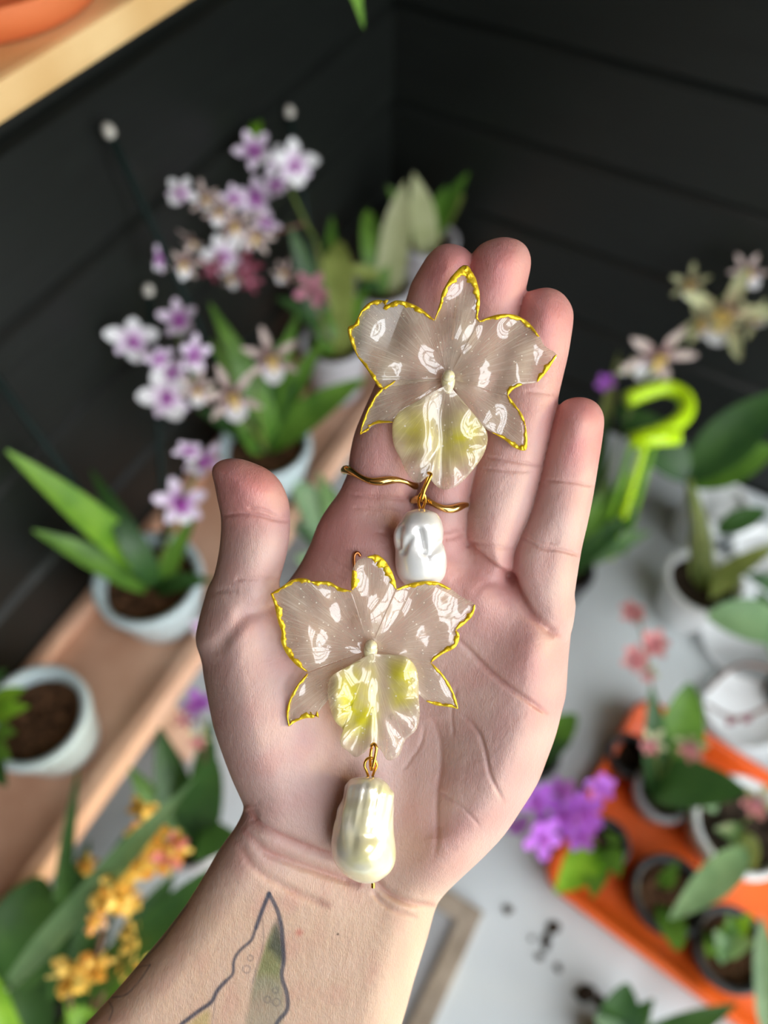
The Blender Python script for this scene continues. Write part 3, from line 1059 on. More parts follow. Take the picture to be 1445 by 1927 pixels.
def resin_petal(name, parent, root, outline, zfun, m, thick=1.1, stain=None, rows=12, sub=5):
    """a petal star-shaped about its root (photo pixels); zfun(px, py, t) is the height of its face in mm"""
    o = crom(outline, sub, False)
    n = len(o)
    verts, uvs, st = [], [], []
    ts = [0.0] + [((k + 1) / rows) ** 0.8 for k in range(rows)]
    for side in (0, 1):
        for t in ts:
            for i in range(n):
                x = root[0] + (o[i][0] - root[0]) * t
                y = root[1] + (o[i][1] - root[1]) * t
                z = zfun(x, y, t)
                edge = max(0.0, (t - 0.90) / 0.10)
                th = thick * (1 - 0.6 * edge * edge)
                if side == 0:
                    z -= 0.35 * thick * edge * edge
                else:
                    z -= th
                verts.append(hand_pt(x, y, z))
                uvs.append((i / (n - 1), t))
                st.append(stain(x, y, t) if stain else 0.0)
    K = len(ts)
    faces = []
    for s in (0, 1):
        b = s * K * n
        for k in range(K - 1):
            for i in range(n - 1):
                q = (b + k * n + i, b + k * n + i + 1, b + (k + 1) * n + i + 1, b + (k + 1) * n + i)
                faces.append(q if s == 0 else q[::-1])
    last = (K - 1) * n
    for i in range(n - 1):
        faces.append((last + i, last + i + 1, K * n + last + i + 1, K * n + last + i))
    for e in (0, n - 1):
        for k in range(K - 1):
            q = (k * n + e, (k + 1) * n + e, K * n + (k + 1) * n + e, K * n + k * n + e)
            faces.append(q if e == 0 else q[::-1])
    off = parent.location
    me = bpy.data.meshes.new(name)
    me.from_pydata([tuple(v - off) for v in verts], [], faces)
    ul = me.uv_layers.new(name='UVMap')
    at = me.attributes.new('stain', 'FLOAT', 'POINT')
    at.data.foreach_set('value', st)
    li = np.empty(len(me.loops), np.int32)
    me.loops.foreach_get('vertex_index', li)
    ul.data.foreach_set('uv', np.array(uvs, np.float32)[li].ravel())
    bm = bmesh.new()
    bm.from_mesh(me)
    bmesh.ops.remove_doubles(bm, verts=bm.verts, dist=1e-6)
    bmesh.ops.recalc_face_normals(bm, faces=bm.faces)
    bm.to_mesh(me)
    bm.free()
    me.polygons.foreach_set('use_smooth', [True] * len(me.polygons))
    me.materials.append(m)
    ob = bpy.data.objects.new(name, me)
    COL.objects.link(ob)
    ob.parent = parent
    return ob

def gold_edge(parent, pts, zfun, root, width, seed, lift=0.25):
    """an irregular gilded band along an edge; width in px (a number or list per point)"""
    o = crom(pts, 6)
    n = len(o)
    r = random.Random(seed)
    ph = [r.uniform(0, 6.28) for _ in range(4)]
    rings = []
    ns = 10
    for i in range(n):
        u = i / (n - 1)
        if isinstance(width, (list, tuple)):
            q = u * (len(width) - 1)
            a = int(min(q, len(width) - 2))
            w = width[a] + (width[a + 1] - width[a]) * (q - a)
        else:
            w = width
        w *= 1 + 0.22 * math.sin(i * 0.9 + ph[0]) + 0.15 * math.sin(i * 2.1 + ph[1])
        w *= min(1.0, 0.35 + 4 * min(u, 1 - u))
        t = o[min(i + 1, n - 1)] - o[max(i - 1, 0)]
        t = t / max(np.hypot(*t), 1e-6)
        inn = np.array([-t[1], t[0]])
        if np.dot(inn, np.array(root) - o[i]) < 0:
            inn = -inn
        c = o[i] + inn * (w * 0.42)
        z = zfun(c[0], c[1], 0.97)
        ring = []
        for k in range(ns):
            a = 2 * math.pi * k / ns
            q = c + inn * (math.cos(a) * w * 0.5)
            ring.append(hand_pt(q[0], q[1], z - 0.35 + lift + math.sin(a) * 0.55 + 0.12 * math.sin(i * 1.3 + ph[2])))
        rings.append(ring)
    v = [p for rr in rings for p in rr]
    f = []
    for i in range(n - 1):
        for k in range(ns):
            f.append((i * ns + k, i * ns + (k + 1) % ns, (i + 1) * ns + (k + 1) % ns, (i + 1) * ns + k))
    f.append(tuple(range(ns)))
    f.append(tuple((n - 1) * ns + k for k in range(ns)))
    return v, f

def pearl(parent, prof, zc, bump, m):
    """prof: list of (y, left x, right x); round in section; bump(x, y, u) displaces the face in mm"""
    pr = crom(prof, 6)
    n = 72
    v, f = [], []
    for y, xl, xr in pr:
        cx, hw = (xl + xr) / 2, max((xr - xl) / 2, 0.3)
        for k in range(n):
            a = 2 * math.pi * k / n
            d = bump(cx + hw * math.cos(a), y, math.sin(a)) if hw > 6 else 0
            rr = hw * MM + d
            v.append(hand_pt(cx + math.cos(a) * rr / MM, y, (zc(y) if callable(zc) else zc) + math.sin(a) * rr * 0.93))
    for i in range(len(pr) - 1):
        for k in range(n):
            f.append((i * n + k, (i + 1) * n + k, (i + 1) * n + (k + 1) % n, i * n + (k + 1) % n))
    f.append(tuple(range(n)))
    f.append(tuple((len(pr) - 1) * n + k for k in range(n - 1, -1, -1)))
    return obj('pearl', v, f, m, parent)

def pearl_material(name, c1, c2, film, rough):
    m, nt, b = new_mat(name)
    tc = nt.nodes.new('ShaderNodeTexCoord')
    nz = nt.nodes.new('ShaderNodeTexNoise')
    nz.inputs['Scale'].default_value = 90.0
    nz.inputs['Detail'].default_value = 2.0
    nt.links.new(tc.outputs['Object'], nz.inputs['Vector'])
    rp = nt.nodes.new('ShaderNodeValToRGB')
    rp.color_ramp.elements[0].position, rp.color_ramp.elements[1].position = 0.35, 0.65
    rp.color_ramp.elements[0].color = c1
    rp.color_ramp.elements[1].color = c2
    nt.links.new(nz.outputs['Fac'], rp.inputs[0])
    nt.links.new(rp.outputs[0], b.inputs['Base Color'])
    b.inputs['Metallic'].default_value = 0.22
    b.inputs['Roughness'].default_value = rough
    b.inputs['Coat Weight'].default_value = 0.8
    b.inputs['Coat Roughness'].default_value = 0.05
    b.inputs['Thin Film Thickness'].default_value = film
    b.inputs['Thin Film IOR'].default_value = 1.45
    b.inputs['Subsurface Weight'].default_value = 0.2
    b.inputs['Subsurface Radius'].default_value = (0.002, 0.002, 0.002)
    b.inputs['Subsurface Scale'].default_value = 1.0
    return m
PEARL_W = pearl_material('white_pearl', srgb(226, 228, 226), srgb(236, 237, 238), 300.0, 0.24)
PEARL_C = pearl_material('cream_pearl', srgb(226, 222, 172), srgb(232, 230, 222), 460.0, 0.2)

def earring(label, C, parts, lip, col_r, zf, gold, hole, wire, pearl_fn, column_z):
    e = thing('orchid_earring', label, 'earring', hand_pt(C[0], C[1], zf(C[0], C[1], 0) - 1.5))
    for nm, root, outl, gpts, gw, zofs in parts:
        zz = (lambda zo: (lambda x, y, t: zf(x, y, t) + zo * min(1.0, t * 2.2)))(zofs)
        p = resin_petal(nm, e, root, outl, zz, RESIN)
        for k, (gp, w_) in enumerate(zip(gpts, gw)):
            v, f = gold_edge(e, gp, zz, root, w_, len(outl) + k * 7)
            g = obj('gold_edge', v, f, GOLD_EDGE, e)
            g.parent = p
    return e

# --- heights of the two flowers above the skin
def zf_top(x, y, t):
    r = math.hypot(x - 843, y - 712)
    base_ = 8.6 + 0.0055 * (x - 843) - 0.004 * (y - 712)
    return base_ - 2.0 * math.exp(-(r / 45) ** 2) + 0.95 * smooth_noise(x, y, 11) * min(1, r / 70) + 0.9 * math.sin(3.2 * math.atan2(y - 712, x - 843)) * min(1, r / 120) - 1.0 * (r / 190) ** 2
def zf_low(x, y, t):
    return max(zf_low0(x, y, t), surf_z(x, y, -9) + 1.7)
def zf_low0(x, y, t):
    r = math.hypot(x - 696, y - 1222)
    base_ = 9.6 - 0.002 * (x - 696) - 0.022 * (y - 1222) * (1 if y < 1222 else 0.2)
    return base_ - 2.0 * math.exp(-(r / 45) ** 2) + 0.95 * smooth_noise(x, y, 23) * min(1, r / 70) + 0.9 * math.sin(3.1 * math.atan2(y - 1222, x - 696) + 1.0) * min(1, r / 120) - 1.0 * (r / 190) ** 2

CT, CB = (843, 712), (696, 1222)
top_d = [(817,602),(827,573),(832,551),(844,529),(860,510),(875,500),(886,510),(896,529),(902,554),(902,576),(899,595),(902,604)]
top_l = [(743,716),(718,730),(704,716),(692,697),(673,672),(660,644),(655,618),(667,610),(674,596),(682,582),(698,568),(717,565),(727,574),(745,566),(766,569),(785,577),(804,590),(817,602)]
top_ll = [(800,756),(770,780),(740,795),(710,797),(692,805),(677,817),(682,794),(692,769),(704,747),(718,730),(743,716)]
top_r = [(902,604),(925,595),(956,591),(981,598),(1000,613),(1015,633),(1025,651),(1048,668),(1036,688),(1025,704),(1011,719),(983,724),(966,732),(956,744)]
top_rl = [(956,744),(966,757),(983,781),(989,800),(992,825),(990,845),(981,847),(966,841),(950,828),(925,814),(905,800),(880,775)]
parts_top = [
    ('petal', CT, top_l, [top_l[0:5], top_l[4:9], top_l[8:]], [[5, 7, 5], [5, 9, 6], [6, 8, 10, 9, 7]], 0.2),
    ('petal', CT, top_r, [top_r[0:6], top_r[7:11], top_r[11:14]], [[6, 8, 8, 6], [4, 10, 6], [5, 8, 6]], 0.3),
    ('lateral_sepal', CT, top_ll, [top_ll[2:6], top_ll[5:11]], [[5, 5, 4], [4, 5, 6]], -0.9),
    ('lateral_sepal', CT, top_rl, [top_rl[0:4], top_rl[3:10]], [[6, 5, 5], [5, 8, 10, 8, 4]], -0.7),
    ('dorsal_sepal', CT, top_d, [top_d], [[6, 8, 8, 16, 22, 14, 8, 6, 6]], 0.0),
]
top = earring('gold-edged resin orchid earring with a folded white pearl, lying across the fingers', CT, parts_top, None, None, zf_top, None, None, None, None, 0)
LIPROOT_T = (843, 722)
lip_top = [(856,740),(868,757),(885,772),(906,797),(917,816),(916,837),(906,862),(885,890),(863,912),(841,921),(826,918),(813,906),(805,897),(790,908),(776,904),(762,884),(754,865),(741,837),(738,809),(741,791),(754,772),(776,767),(807,757),(830,742)]
def zlip_t(x, y, t):
    d = math.hypot(x - 845, y - 800)
    fold = 1.5 * math.exp(-((x - 800 + (y - 830) * 0.12) / 22) ** 2) - 1.2 * math.exp(-((x - 830) / 14) ** 2)
    return 9.2 + fold * min(1, t * 2) - 0.012 * (y - 780) + 0.6 * smooth_noise(x, y, 5) + 1.5 * math.sin(11 * math.atan2(y - 830, x - 830)) * max(0, t - 0.6)
def stain_t(x, y, t):
    a = math.exp(-(((x - 872) / 42) ** 2 + ((y - 814) / 44) ** 2)) + 0.9 * math.exp(-(((x - 772) / 38) ** 2 + ((y - 805) / 44) ** 2)) + 0.35 * math.exp(-(((x - 850) / 60) ** 2 + ((y - 855) / 30) ** 2))
    return min(1.0, 0.95 * a)
resin_petal('lip', top, LIPROOT_T, lip_top, zlip_t, RESIN_LIP, 1.2, stain_t, rows=20)
low_d = [(661,1110),(662,1090),(663,1073),(673,1055),(691,1047),(709,1045),(723,1055),(735,1073),(742,1090),(746,1108)]
low_l = [(578,1265),(560,1253),(543,1235),(530,1210),(530,1189),(523,1168),(518,1143),(509,1117),(529,1105),(553,1090),(575,1089),(585,1094),(599,1094),(620,1095),(638,1105),(661,1112)]
low_ll = [(640,1270),(617,1302),(596,1339),(590,1350),(575,1351),(557,1358),(543,1367),(539,1341),(546,1313),(560,1288),(578,1267)]
low_r = [(746,1108),(769,1099),(800,1094),(825,1096),(848,1108),(867,1122),(894,1138),(890,1156),(876,1172),(858,1186),(864,1196),(857,1217),(832,1231),(811,1247)]
low_rl = [(811,1247),(828,1263),(846,1288),(857,1313),(862,1334),(843,1330),(821,1327),(802,1320),(780,1290),(755,1260)]
parts_low = [
    ('petal', CB, low_l, [low_l[0:8], low_l[7:12], low_l[11:]], [[6, 10, 11, 9, 10, 12, 8], [5, 6, 8, 8], [7, 8, 7, 6]], 0.2),
    ('petal', CB, low_r, [low_r[0:5], low_r[6:10], low_r[9:14]], [[6, 8, 7, 6], [4, 9, 6], [5, 9, 8, 6]], 0.3),
    ('lateral_sepal', CB, low_ll, [low_ll[2:7], low_ll[6:11]], [[8, 12, 6, 4], [4, 5, 6]], -0.9),
    ('lateral_sepal', CB, low_rl, [low_rl[0:5], low_rl[4:8]], [[5, 5, 5], [4, 7, 5]], -0.7),
    ('dorsal_sepal', CB, low_d, [low_d[0:3], low_d[4:10]], [[10, 13, 10], [8, 18, 16, 11, 8]], 0.0),
]
low = earring('gold-edged resin orchid earring with a large cream teardrop pearl, lying on the palm', CB, parts_low, None, None, zf_low, None, None, None, None, 0)
LIPROOT_B = (698, 1230)
lip_low = [(712,1246),(724,1249),(751,1233),(772,1242),(786,1267),(788,1316),(790,1344),(783,1373),(762,1394),(751,1422),(730,1431),(716,1411),(702,1402),(687,1415),(670,1425),(656,1415),(642,1404),(640,1390),(645,1373),(631,1358),(620,1330),(616,1302),(620,1277),(638,1263),(666,1250),(686,1246)]
def zlip_b(x, y, t):
    fold = 2.4 * math.exp(-((x - 632) / 20) ** 2) * math.exp(-((y - 1310) / 50) ** 2) + 1.5 * math.exp(-((x - 760) / 24) ** 2) * math.exp(-((y - 1270) / 45) ** 2) - 1.2 * math.exp(-((x - 712) / 14) ** 2) * math.exp(-((y - 1300) / 70) ** 2)
    return 10.0 + fold * min(1, t * 2) - 0.010 * (y - 1280) + 0.7 * smooth_noise(x * 1.3, y * 1.3, 9) * t + 1.6 * math.sin(12 * math.atan2(y - 1320, x - 705)) * max(0, t - 0.55)
def stain_b(x, y, t):
    a = 1.1 * math.exp(-(((x - 672) / 42) ** 4 + ((y - 1315) / 66) ** 4)) + math.exp(-(((x - 756) / 30) ** 4 + ((y - 1288) / 50) ** 4)) + 0.3 * math.exp(-(((x - 670) / 40) ** 2 + ((y - 1385) / 30) ** 2))
    return min(1.0, 0.95 * a)
resin_petal('lip', low, LIPROOT_B, lip_low, zlip_b, RESIN_LIP, 1.2, stain_b, rows=20)

COLM = mat('flower_column', srgb(222, 212, 160), 0.12, srgb(236, 230, 200), 900.0, coat=1.0)
COLP = mat('purple_spot', srgb(120, 56, 84), 0.3)
DROP = resin_material('resin_drop', srgb(222, 212, 196), srgb(236, 230, 214), None, (0.05, 0.14))
def column(par, cx, cy, z):
    """the small hooded column in the middle of an orchid"""
    v, f = [], []
    n, rows = 16, 9
    for i in range(rows + 1):
        u = i / rows
        yy = cy - 17 + 42 * u
        w = 16.0 * math.sqrt(max(0.0, math.sin(math.pi * min(0.98, 0.06 + u * 0.9)))) * (1 - 0.35 * u)
        for k in range(n):
            a = 2 * math.pi * k / n
            v.append(hand_pt(cx + math.cos(a) * w, yy, z + math.sin(a) * w * MM * 0.9))
    for i in range(rows):
        for k in range(n):
            f.append((i * n + k, i * n + (k + 1) % n, (i + 1) * n + (k + 1) % n, (i + 1) * n + k))
    f += [tuple(range(n)), tuple(rows * n + k for k in range(n))]
    c = obj('column', v, f, COLM, par)
    mb = MB()
    c0 = hand_pt(cx + 1, cy - 8, z + 1.5)
    mb.lathe([(0.0001, 0.0018), (0.0009, 0.0016), (0.0015, 0.0008), (0.0017, 0.0), (0.0014, -0.0006)], c0, 14, -FWD)
    cap = mb.build('anther_cap', COLM, par)
    cap.parent = c
    for dx in ((-4, 4) if par is top else ()):
        mb = MB()
        mb.tube([hand_pt(cx + dx, cy + 4, z + 1.15), hand_pt(cx + dx * 0.9, cy + 10, z + 1.2), hand_pt(cx + dx * 0.7, cy + 16, z + 0.85)], [0.0001, 0.00028, 0.0001], 8)
        s = mb.build('purple_spot', COLP, par)
        s.parent = c
column(top, 843, 716, 8.2)
column(low, 697, 1224, 8.8)
for par, lst, zf in ((top, [(824,650,9,13),(880,655,8,12),(846,814,9,9),(896,722,5,4)], zf_top), (low, [(740,1350,7,6),(672,1170,12,18),(768,1340,7,9)], zf_low)):
    for x, y, rx, ry in lst:
        v, f = [], []
        n = 14
        zb = zf(x, y, 0.6) if y not in (814, 1350, 1340) else (zlip_t(x, y, .6) if par is top else zlip_b(x, y, .6))
        for i, u in enumerate((1.0, 0.85, 0.6, 0.3, 0.02)):
            for k in range(n):
                a = 2 * math.pi * k / n
                v.append(hand_pt(x + rx * u * math.cos(a), y + ry * u * math.sin(a), zb - 0.25 + 0.9 * math.sqrt(1 - u * u)))
        for i in range(4):
            for k in range(n):
                f.append((i * n + k, i * n + (k + 1) % n, (i + 1) * n + (k + 1) % n, (i + 1) * n + k))
        f.append(tuple(4 * n + k for k in range(n)))
        obj('resin_drop', v, f, DROP, par)

# --- findings: jump ring through the lip, eye pin, pearl
def wire_path(name, par, pts, r, m):
    mb = MB()
    q = crom(pts, 8)
    mb.tube([hand_pt(*p) for p in q], r, 10)
    return mb.build(name, m, par)
wire_path('jump_ring', top, [(806,890,9.6),(811,893,10.4),(806,906,10.9),(799,922,11.2),(794,938,10.6),(791,941,9.6),(793,930,8.6),(800,912,7.6),(806,895,7.6),(806,890,9.0)], 0.00042, GOLD)
wire_path('eye_pin', top, [(792,960,7.0),(788,950,8.0),(787,940,9.2),(791,930,9.9),(796,928,9.9),(800,936,9.4),(800,945,8.6),(796,955,7.6),(793,962,7.0)], 0.00036, GOLD)
wire_path('jump_ring', low, [(699,1403,10.0),(704,1400,10.8),(708,1408,11.2),(706,1422,11.4),(702,1440,11.0),(699,1448,10.0),(697,1440,8.8),(697,1424,7.8),(699,1408,7.6),(700,1403,9.0)], 0.00042, GOLD)
wire_path('eye_pin', low, [(694,1464,8.6),(690,1452,9.4),(686,1440,10.0),(689,1430,10.3),(697,1426,10.4),(705,1430,10.3),(709,1440,10.0),(704,1452,9.4),(700,1464,8.6)], 0.00036, GOLD)
wire_path('pin_end', low, [(701,1655,5.6),(702,1663,5.6),(702,1670,5.6)], 0.00055, GOLD)
def bump_t(x, y, u):
    if u < -0.2:
        return 0.0
    g = 0.0
    # lobes of the folded upper half over a smooth lower bulb
    for cx, cy, rx, ry, hh in [(752,1005,12,22,1.1),(772,1005,10,36,0.9),(812,1000,16,36,1.0),(830,1040,9,26,0.9),(790,985,14,20,0.5),(795,1050,40,22,0.5)]:
        g += hh * math.exp(-(((x - cx) / rx) ** 2 + ((y - cy) / ry) ** 2))
    for ax, ay, bx, by, hh, w in [(789,998,799,1040,1.5,4.5),(799,1040,806,1056,0.8,4),(774,1012,760,1040,0.9,5),(757,995,752,1030,1.0,4),(826,1020,808,1045,0.9,5)]:
        ex, ey = bx - ax, by - ay
        t = max(0, min(1, ((x - ax) * ex + (y - ay) * ey) / (ex * ex + ey * ey)))
        g -= hh * math.exp(-(math.hypot(x - ax - ex * t, y - ay - ey * t) / w) ** 2)
    return g * min(1, u + 0.5)
prof_t = [(957,786,796),(959,777,804),(965,763,819),(975,756,827),(984,752,831),(998,745,834),(1010,742,833),(1022,742,831),(1034,744,834),(1045,744,838),(1061,744,840),(1080,747,838),(1092,754,832),(1102,764,822),(1109,778,806),(1111,788,796)]
ZP_T = surf_z(790, 1040) + 6.3

pearl(top, prof_t, lambda y: ZP_T - 0.042 * max(0, y - 985), bump_t, PEARL_W)
def bump_b(x, y, u):
    if u < -0.3:
        return 0.0
    up = 1 / (1 + math.exp((y - 1560) / 9))
    tw = x + 0.16 * (y - 1500)
    g = up * (0.16 * math.sin(tw * 0.30) + 0.13 * math.sin(tw * 0.52 + 1.0 + 0.02 * (y - 1500))) * min(1.0, max(0.0, (y - 1468) / 16))
    g += 1.0 * math.exp(-(((x - 690) / 40) ** 2 + ((y - 1615) / 34) ** 2)) - 0.5 * math.exp(-(((x - 695) / 34) ** 2 + ((y - 1574) / 13) ** 2))
    g += 0.5 * math.exp(-(((x - 650) / 12) ** 2 + ((y - 1550) / 30) ** 2)) - 0.5 * math.exp(-(((x - 665) / 7) ** 2 + ((y - 1580) / 30) ** 2))
    g += 0.3 * math.exp(-(((x - 700 + (y - 1480) * 1.8) / 26) ** 2)) * math.exp(-((y - 1484) / 9) ** 2)
    return g * min(1, u + 0.5)
prof_b = [(1460,690,702),(1462,674,712),(1465,661,718),(1472,653,727),(1480,648,733),(1493,646,741),(1505,643,742),(1522,635,742),(1538,632,741),(1552,628,741),(1568,625,742),(1588,623,744),(1604,624,745),(1620,628,744),(1634,637,739),(1645,647,731),(1655,662,718),(1661,676,706),(1663,690,698)]
ZP_B = surf_z(690, 1570) + 8.0
pearl(low, prof_b, ZP_B, bump_b, PEARL_C)
# ear hook curling out behind the lower flower
wire_path('ear_hook', low, [(680,1120,6.2),(672,1095,6.0),(667,1065,5.6),(667,1045,5.4),(673,1040,5.2),(678,1046,4.6)], 0.00045, COPPER)
wire_path('ear_hook', top, [(850,640,6.0),(855,600,5.6),(858,570,5.2),(862,560,4.6)], 0.00045, COPPER)

# --- two wavy gold rings on index and middle finger
def finger_ring(label, cx, cy, a, zc, b, slope, ph, dip):
    mb = MB()
    pts, rad = [], []
    n = 72
    for i in range(n + 1):
        th = 2 * math.pi * i / n
        wob = math.sin(3 * th + ph)
        pts.append(hand_pt(cx + (a + 4.5 + 1.5 * wob) * math.cos(th), cy + slope * math.cos(th) * a + 5.0 * math.sin(4 * th + ph) - dip * math.sin(th) * 6, zc + (b + 0.5 + 0.12 * wob) * math.sin(th)))
        rad.append(0.00098 * (1 + 0.22 * math.sin(5 * th + ph)))
    mb.tube(pts, rad, 12, cap=False)
    o = mb.build('finger_ring', GOLD_RING)
    return tag(o, label, 'ring', 'gold rings on the fingers')
finger_ring('wavy gold ring around the base of the index finger', 714, 896, 63, -5.4, 8.6, 0.19, 0.6, -1.2)
finger_ring('wavy gold ring on the middle finger beside the white pearl', 829, 944, 54, -5.0, 8.4, 0.16, 2.4, -1.2)

# ------------------------------------------------------------------ plants, pots and the rest of the bench
def lathe_pot(name, parent, c, r, h, m, rim=0.007, taper=0.78, wall=0.006):
    mb = MB()
    rb = r * taper
    mb.lathe([(0.0005, 0.0), (rb * 0.96, 0.0), (rb, 0.003), (r * 0.955, h - rim * 2.2), (r * 0.96, h - rim * 2.0), (r, h - rim * 1.8), (r, h - 0.0015), (r - 0.0015, h),
              (r - wall * 0.8, h), (r - wall * 1.3, h - 0.002), (r * 0.92 - wall, h * 0.72), (rb * 0.9, 0.008), (0.0005, 0.008)], c, 44)
    return mb.build(name, m, parent)

def soil_disc(parent, c, r, m, seed):
    q = random.Random(seed)
    v, f = [c + Z * 0.004], []
    n, K = 30, 6
    for k in range(1, K + 1):
        for i in range(n):
            a = 2 * math.pi * i / n
            rr = r * k / K
            v.append(c + Vector((rr * math.cos(a), rr * math.sin(a), (q.uniform(-0.003, 0.004) if k < K else -0.002))))
    for i in range(n):
        f.append((0, 1 + i, 1 + (i + 1) % n))
    for k in range(K - 1):
        for i in range(n):
            f.append((1 + k * n + i, 1 + (k + 1) * n + i, 1 + (k + 1) * n + (i + 1) % n, 1 + k * n + (i + 1) % n))
    return obj('soil', v, f, m, parent)

def leaf(parent, B, T, width, m, arch=0.02, style='orchid', twist=0.0, name='leaf', fold=0.18):
    """blade from B to T bowed upwards by arch metres"""
    n = 12
    ax = T - B
    mid = (B + T) / 2
    view = (CAM - mid).normalized()
    nrm = (Z * 0.75 + view * 0.65)
    side0 = ax.cross(nrm).normalized()
    upv = side0.cross(ax).normalized()
    if twist:
        rot = Matrix.Rotation(twist, 3, ax.normalized())
        side0, upv = rot @ side0, rot @ upv
    v, f = [], []
    for i in range(n + 1):
        t = i / n
        p = B + ax * t + upv * (arch * 4 * t * (1 - t))
        if style == 'strap':
            w = min(1.0, 0.55 + 2.5 * t) * (1 - max(0, (t - 0.55) / 0.45) ** 1.7)
        elif style == 'round':
            w = math.sin(math.pi * min(1, t * 0.96 + 0.03)) ** 0.6
        else:
            w = math.sin(math.pi * (t * 0.93 + 0.05) ** 0.85) ** 0.85
        w = max(w, 0.03) * width / 2
        for s in (-1, -0.5, 0, 0.5, 1):
            v.append(p + side0 * (w * s) + upv * (abs(s) * w * fold))
    for i in range(n):
        for k in range(4):
            f.append((i * 5 + k, i * 5 + k + 1, (i + 1) * 5 + k + 1, (i + 1) * 5 + k))
    return obj(name, v, f, m, parent)

# flower templates: every petal points along +Y in the plane of the flower, +Z faces the viewer
def petal_mesh(name, w, m, cup=0.18, tip=0.5, wave=0.0):
    v, f = [], []
    n = 6
    for i in range(n + 1):
        t = i / n
        ww = w * (math.sin(math.pi * (0.04 + 0.92 * t) ** (1.0 + tip * 0.6)) ** 0.75) / 2
        for s in (-1, 0, 1):
            v.append((ww * s, t, cup * (t * t) * 0.6 - 0.10 * abs(s) * 0 + wave * math.sin(t * 9) * abs(s) + 0.05 * abs(s)))
    for i in range(n):
        for k in range(2):
            f.append((i * 3 + k, i * 3 + k + 1, (i + 1) * 3 + k + 1, (i + 1) * 3 + k))
    me = bpy.data.meshes.new(name)
    me.from_pydata(v, [], f)
    me.polygons.foreach_set('use_smooth', [True] * len(me.polygons))
    me.materials.append(m)
    return me
def heart_mesh(name, mats, spread=0.30, length=0.55):
    """throat and column of a flower: a short bell with a spreading two-lobed front"""
    v, f = [], []
    n, K = 14, 5
    for k in range(K):
        u = k / (K - 1)
        for i in range(n):
            a = 2 * math.pi * i / n
            r = 0.05 + spread * 0.45 * u * (1 + 0.25 * math.sin(3 * a))
            dy = -0.55 * length * u * max(0.0, -math.sin(a))
            v.append((r * math.cos(a), r * math.sin(a) * 0.9 + dy - 0.02, 0.03 + 0.16 * math.sin(u * 2.2)))
    for k in range(K - 1):
        for i in range(n):
            f.append((k * n + i, k * n + (i + 1) % n, (k + 1) * n + (i + 1) % n, (k + 1) * n + i))
    f.append(tuple(range(n)))
    me = bpy.data.meshes.new(name)
    me.from_pydata(v, [], f)
    me.polygons.foreach_set('use_smooth', [True] * len(me.polygons))
    me.materials.append(mats)
    return me
KIND = {
    # heart, petals [(mesh, angle deg, length)]
    'lilac': (heart_mesh('throat_purple', M['p_purple'], 0.28, 0.5), [(petal_mesh('pl', 0.5, M['p_lilac']), a, l) for a, l in ((0, .95), (72, 1.0), (288, 1.0), (142, .9), (218, .9))] + [(petal_mesh('pw', 0.75, M['p_white'], 0.3), 180, .8)]),
    'white': (heart_mesh('throat_purple2', M['p_purple'], 0.22, 0.4), [(petal_mesh('pw2', 0.6, M['p_white']), a, l) for a, l in ((0, .9), (75, 1.0), (285, 1.0))] + [(petal_mesh('pl2', 0.45, M['p_lilac']), a, .85) for a in (140, 220)] + [(petal_mesh('pw3', 0.8, M['p_white'], 0.3), 180, .9)]),
    'spider': (heart_mesh('throat_yellow', M['p_yelcen'], 0.2, 0.4), [(petal_mesh('pc', 0.26, M['p_cream'], 0.1, 0.2, 0.02), a, l) for a, l in ((0, 1.0), (60, .95), (300, .95), (120, .9), (240, .9))] + [(petal_mesh('pw4', 0.85, M['p_white'], 0.25), 180, .75)]),
    'maroon': (heart_mesh('throat_magenta', M['p_magenta'], 0.25, 0.4), [(petal_mesh('pm', 0.36, M['p_maroon']), a, l) for a, l in ((0, 1.0), (72, .95), (288, .95), (144, .9), (216, .9))]),
    'magenta': (heart_mesh('throat_cream', M['p_cream'], 0.3, 0.5), [(petal_mesh('pg', 0.5, M['p_magenta']), a, l) for a, l in ((0, 1.0), (72, .95), (288, .95), (144, .9), (216, .9))]),
    'violet': (heart_mesh('throat_violet', M['p_purple'], 0.25, 0.5), [(petal_mesh('pv', 0.62, M['p_violet']), a, l) for a, l in ((0, 1.0), (72, 1.0), (288, 1.0), (144, .95), (216, .95))]),
    'pink': (heart_mesh('throat_pink', M['p_maroon'], 0.3, 0.3), [(petal_mesh('pp', 0.6, M['p_pink'], 0.5), a, l) for a, l in ((0, .9), (60, .9), (300, .9), (120, .9), (240, .9), (180, .9))]),
    'pinkyellow': (heart_mesh('throat_maroon', M['p_magenta'], 0.3, 0.3), [(petal_mesh('pq', 0.42, M['p_lime'], 0.3), a, l) for a, l in ((0, 1.), (72, .9), (288, .9))] + [(petal_mesh('pq2', 0.5, M['p_pink'], 0.3), a, .85) for a in (140, 180, 220)]),
    'lime': (heart_mesh('throat_lime', M['p_yelcen'], 0.22, 0.4), [(petal_mesh('pli', 0.3, M['p_lime'], 0.15, 0.2, 0.03), a, l) for a, l in ((0, 1.0), (66, .95), (294, .95), (128, .95), (232, .95))] + [(petal_mesh('plw', 0.8, M['p_white'], 0.2), 180, .7)]),
    'limebrown': (heart_mesh('throat_lime2', M['p_yelcen'], 0.22, 0.4), [(petal_mesh('plb', 0.3, M['p_cream'], 0.15, 0.2, 0.03), a, l) for a, l in ((0, 1.0), (66, .95), (294, .95), (128, .95), (232, .95))] + [(petal_mesh('plw2', 0.9, M['p_white'], 0.2), 180, .8)]),
}
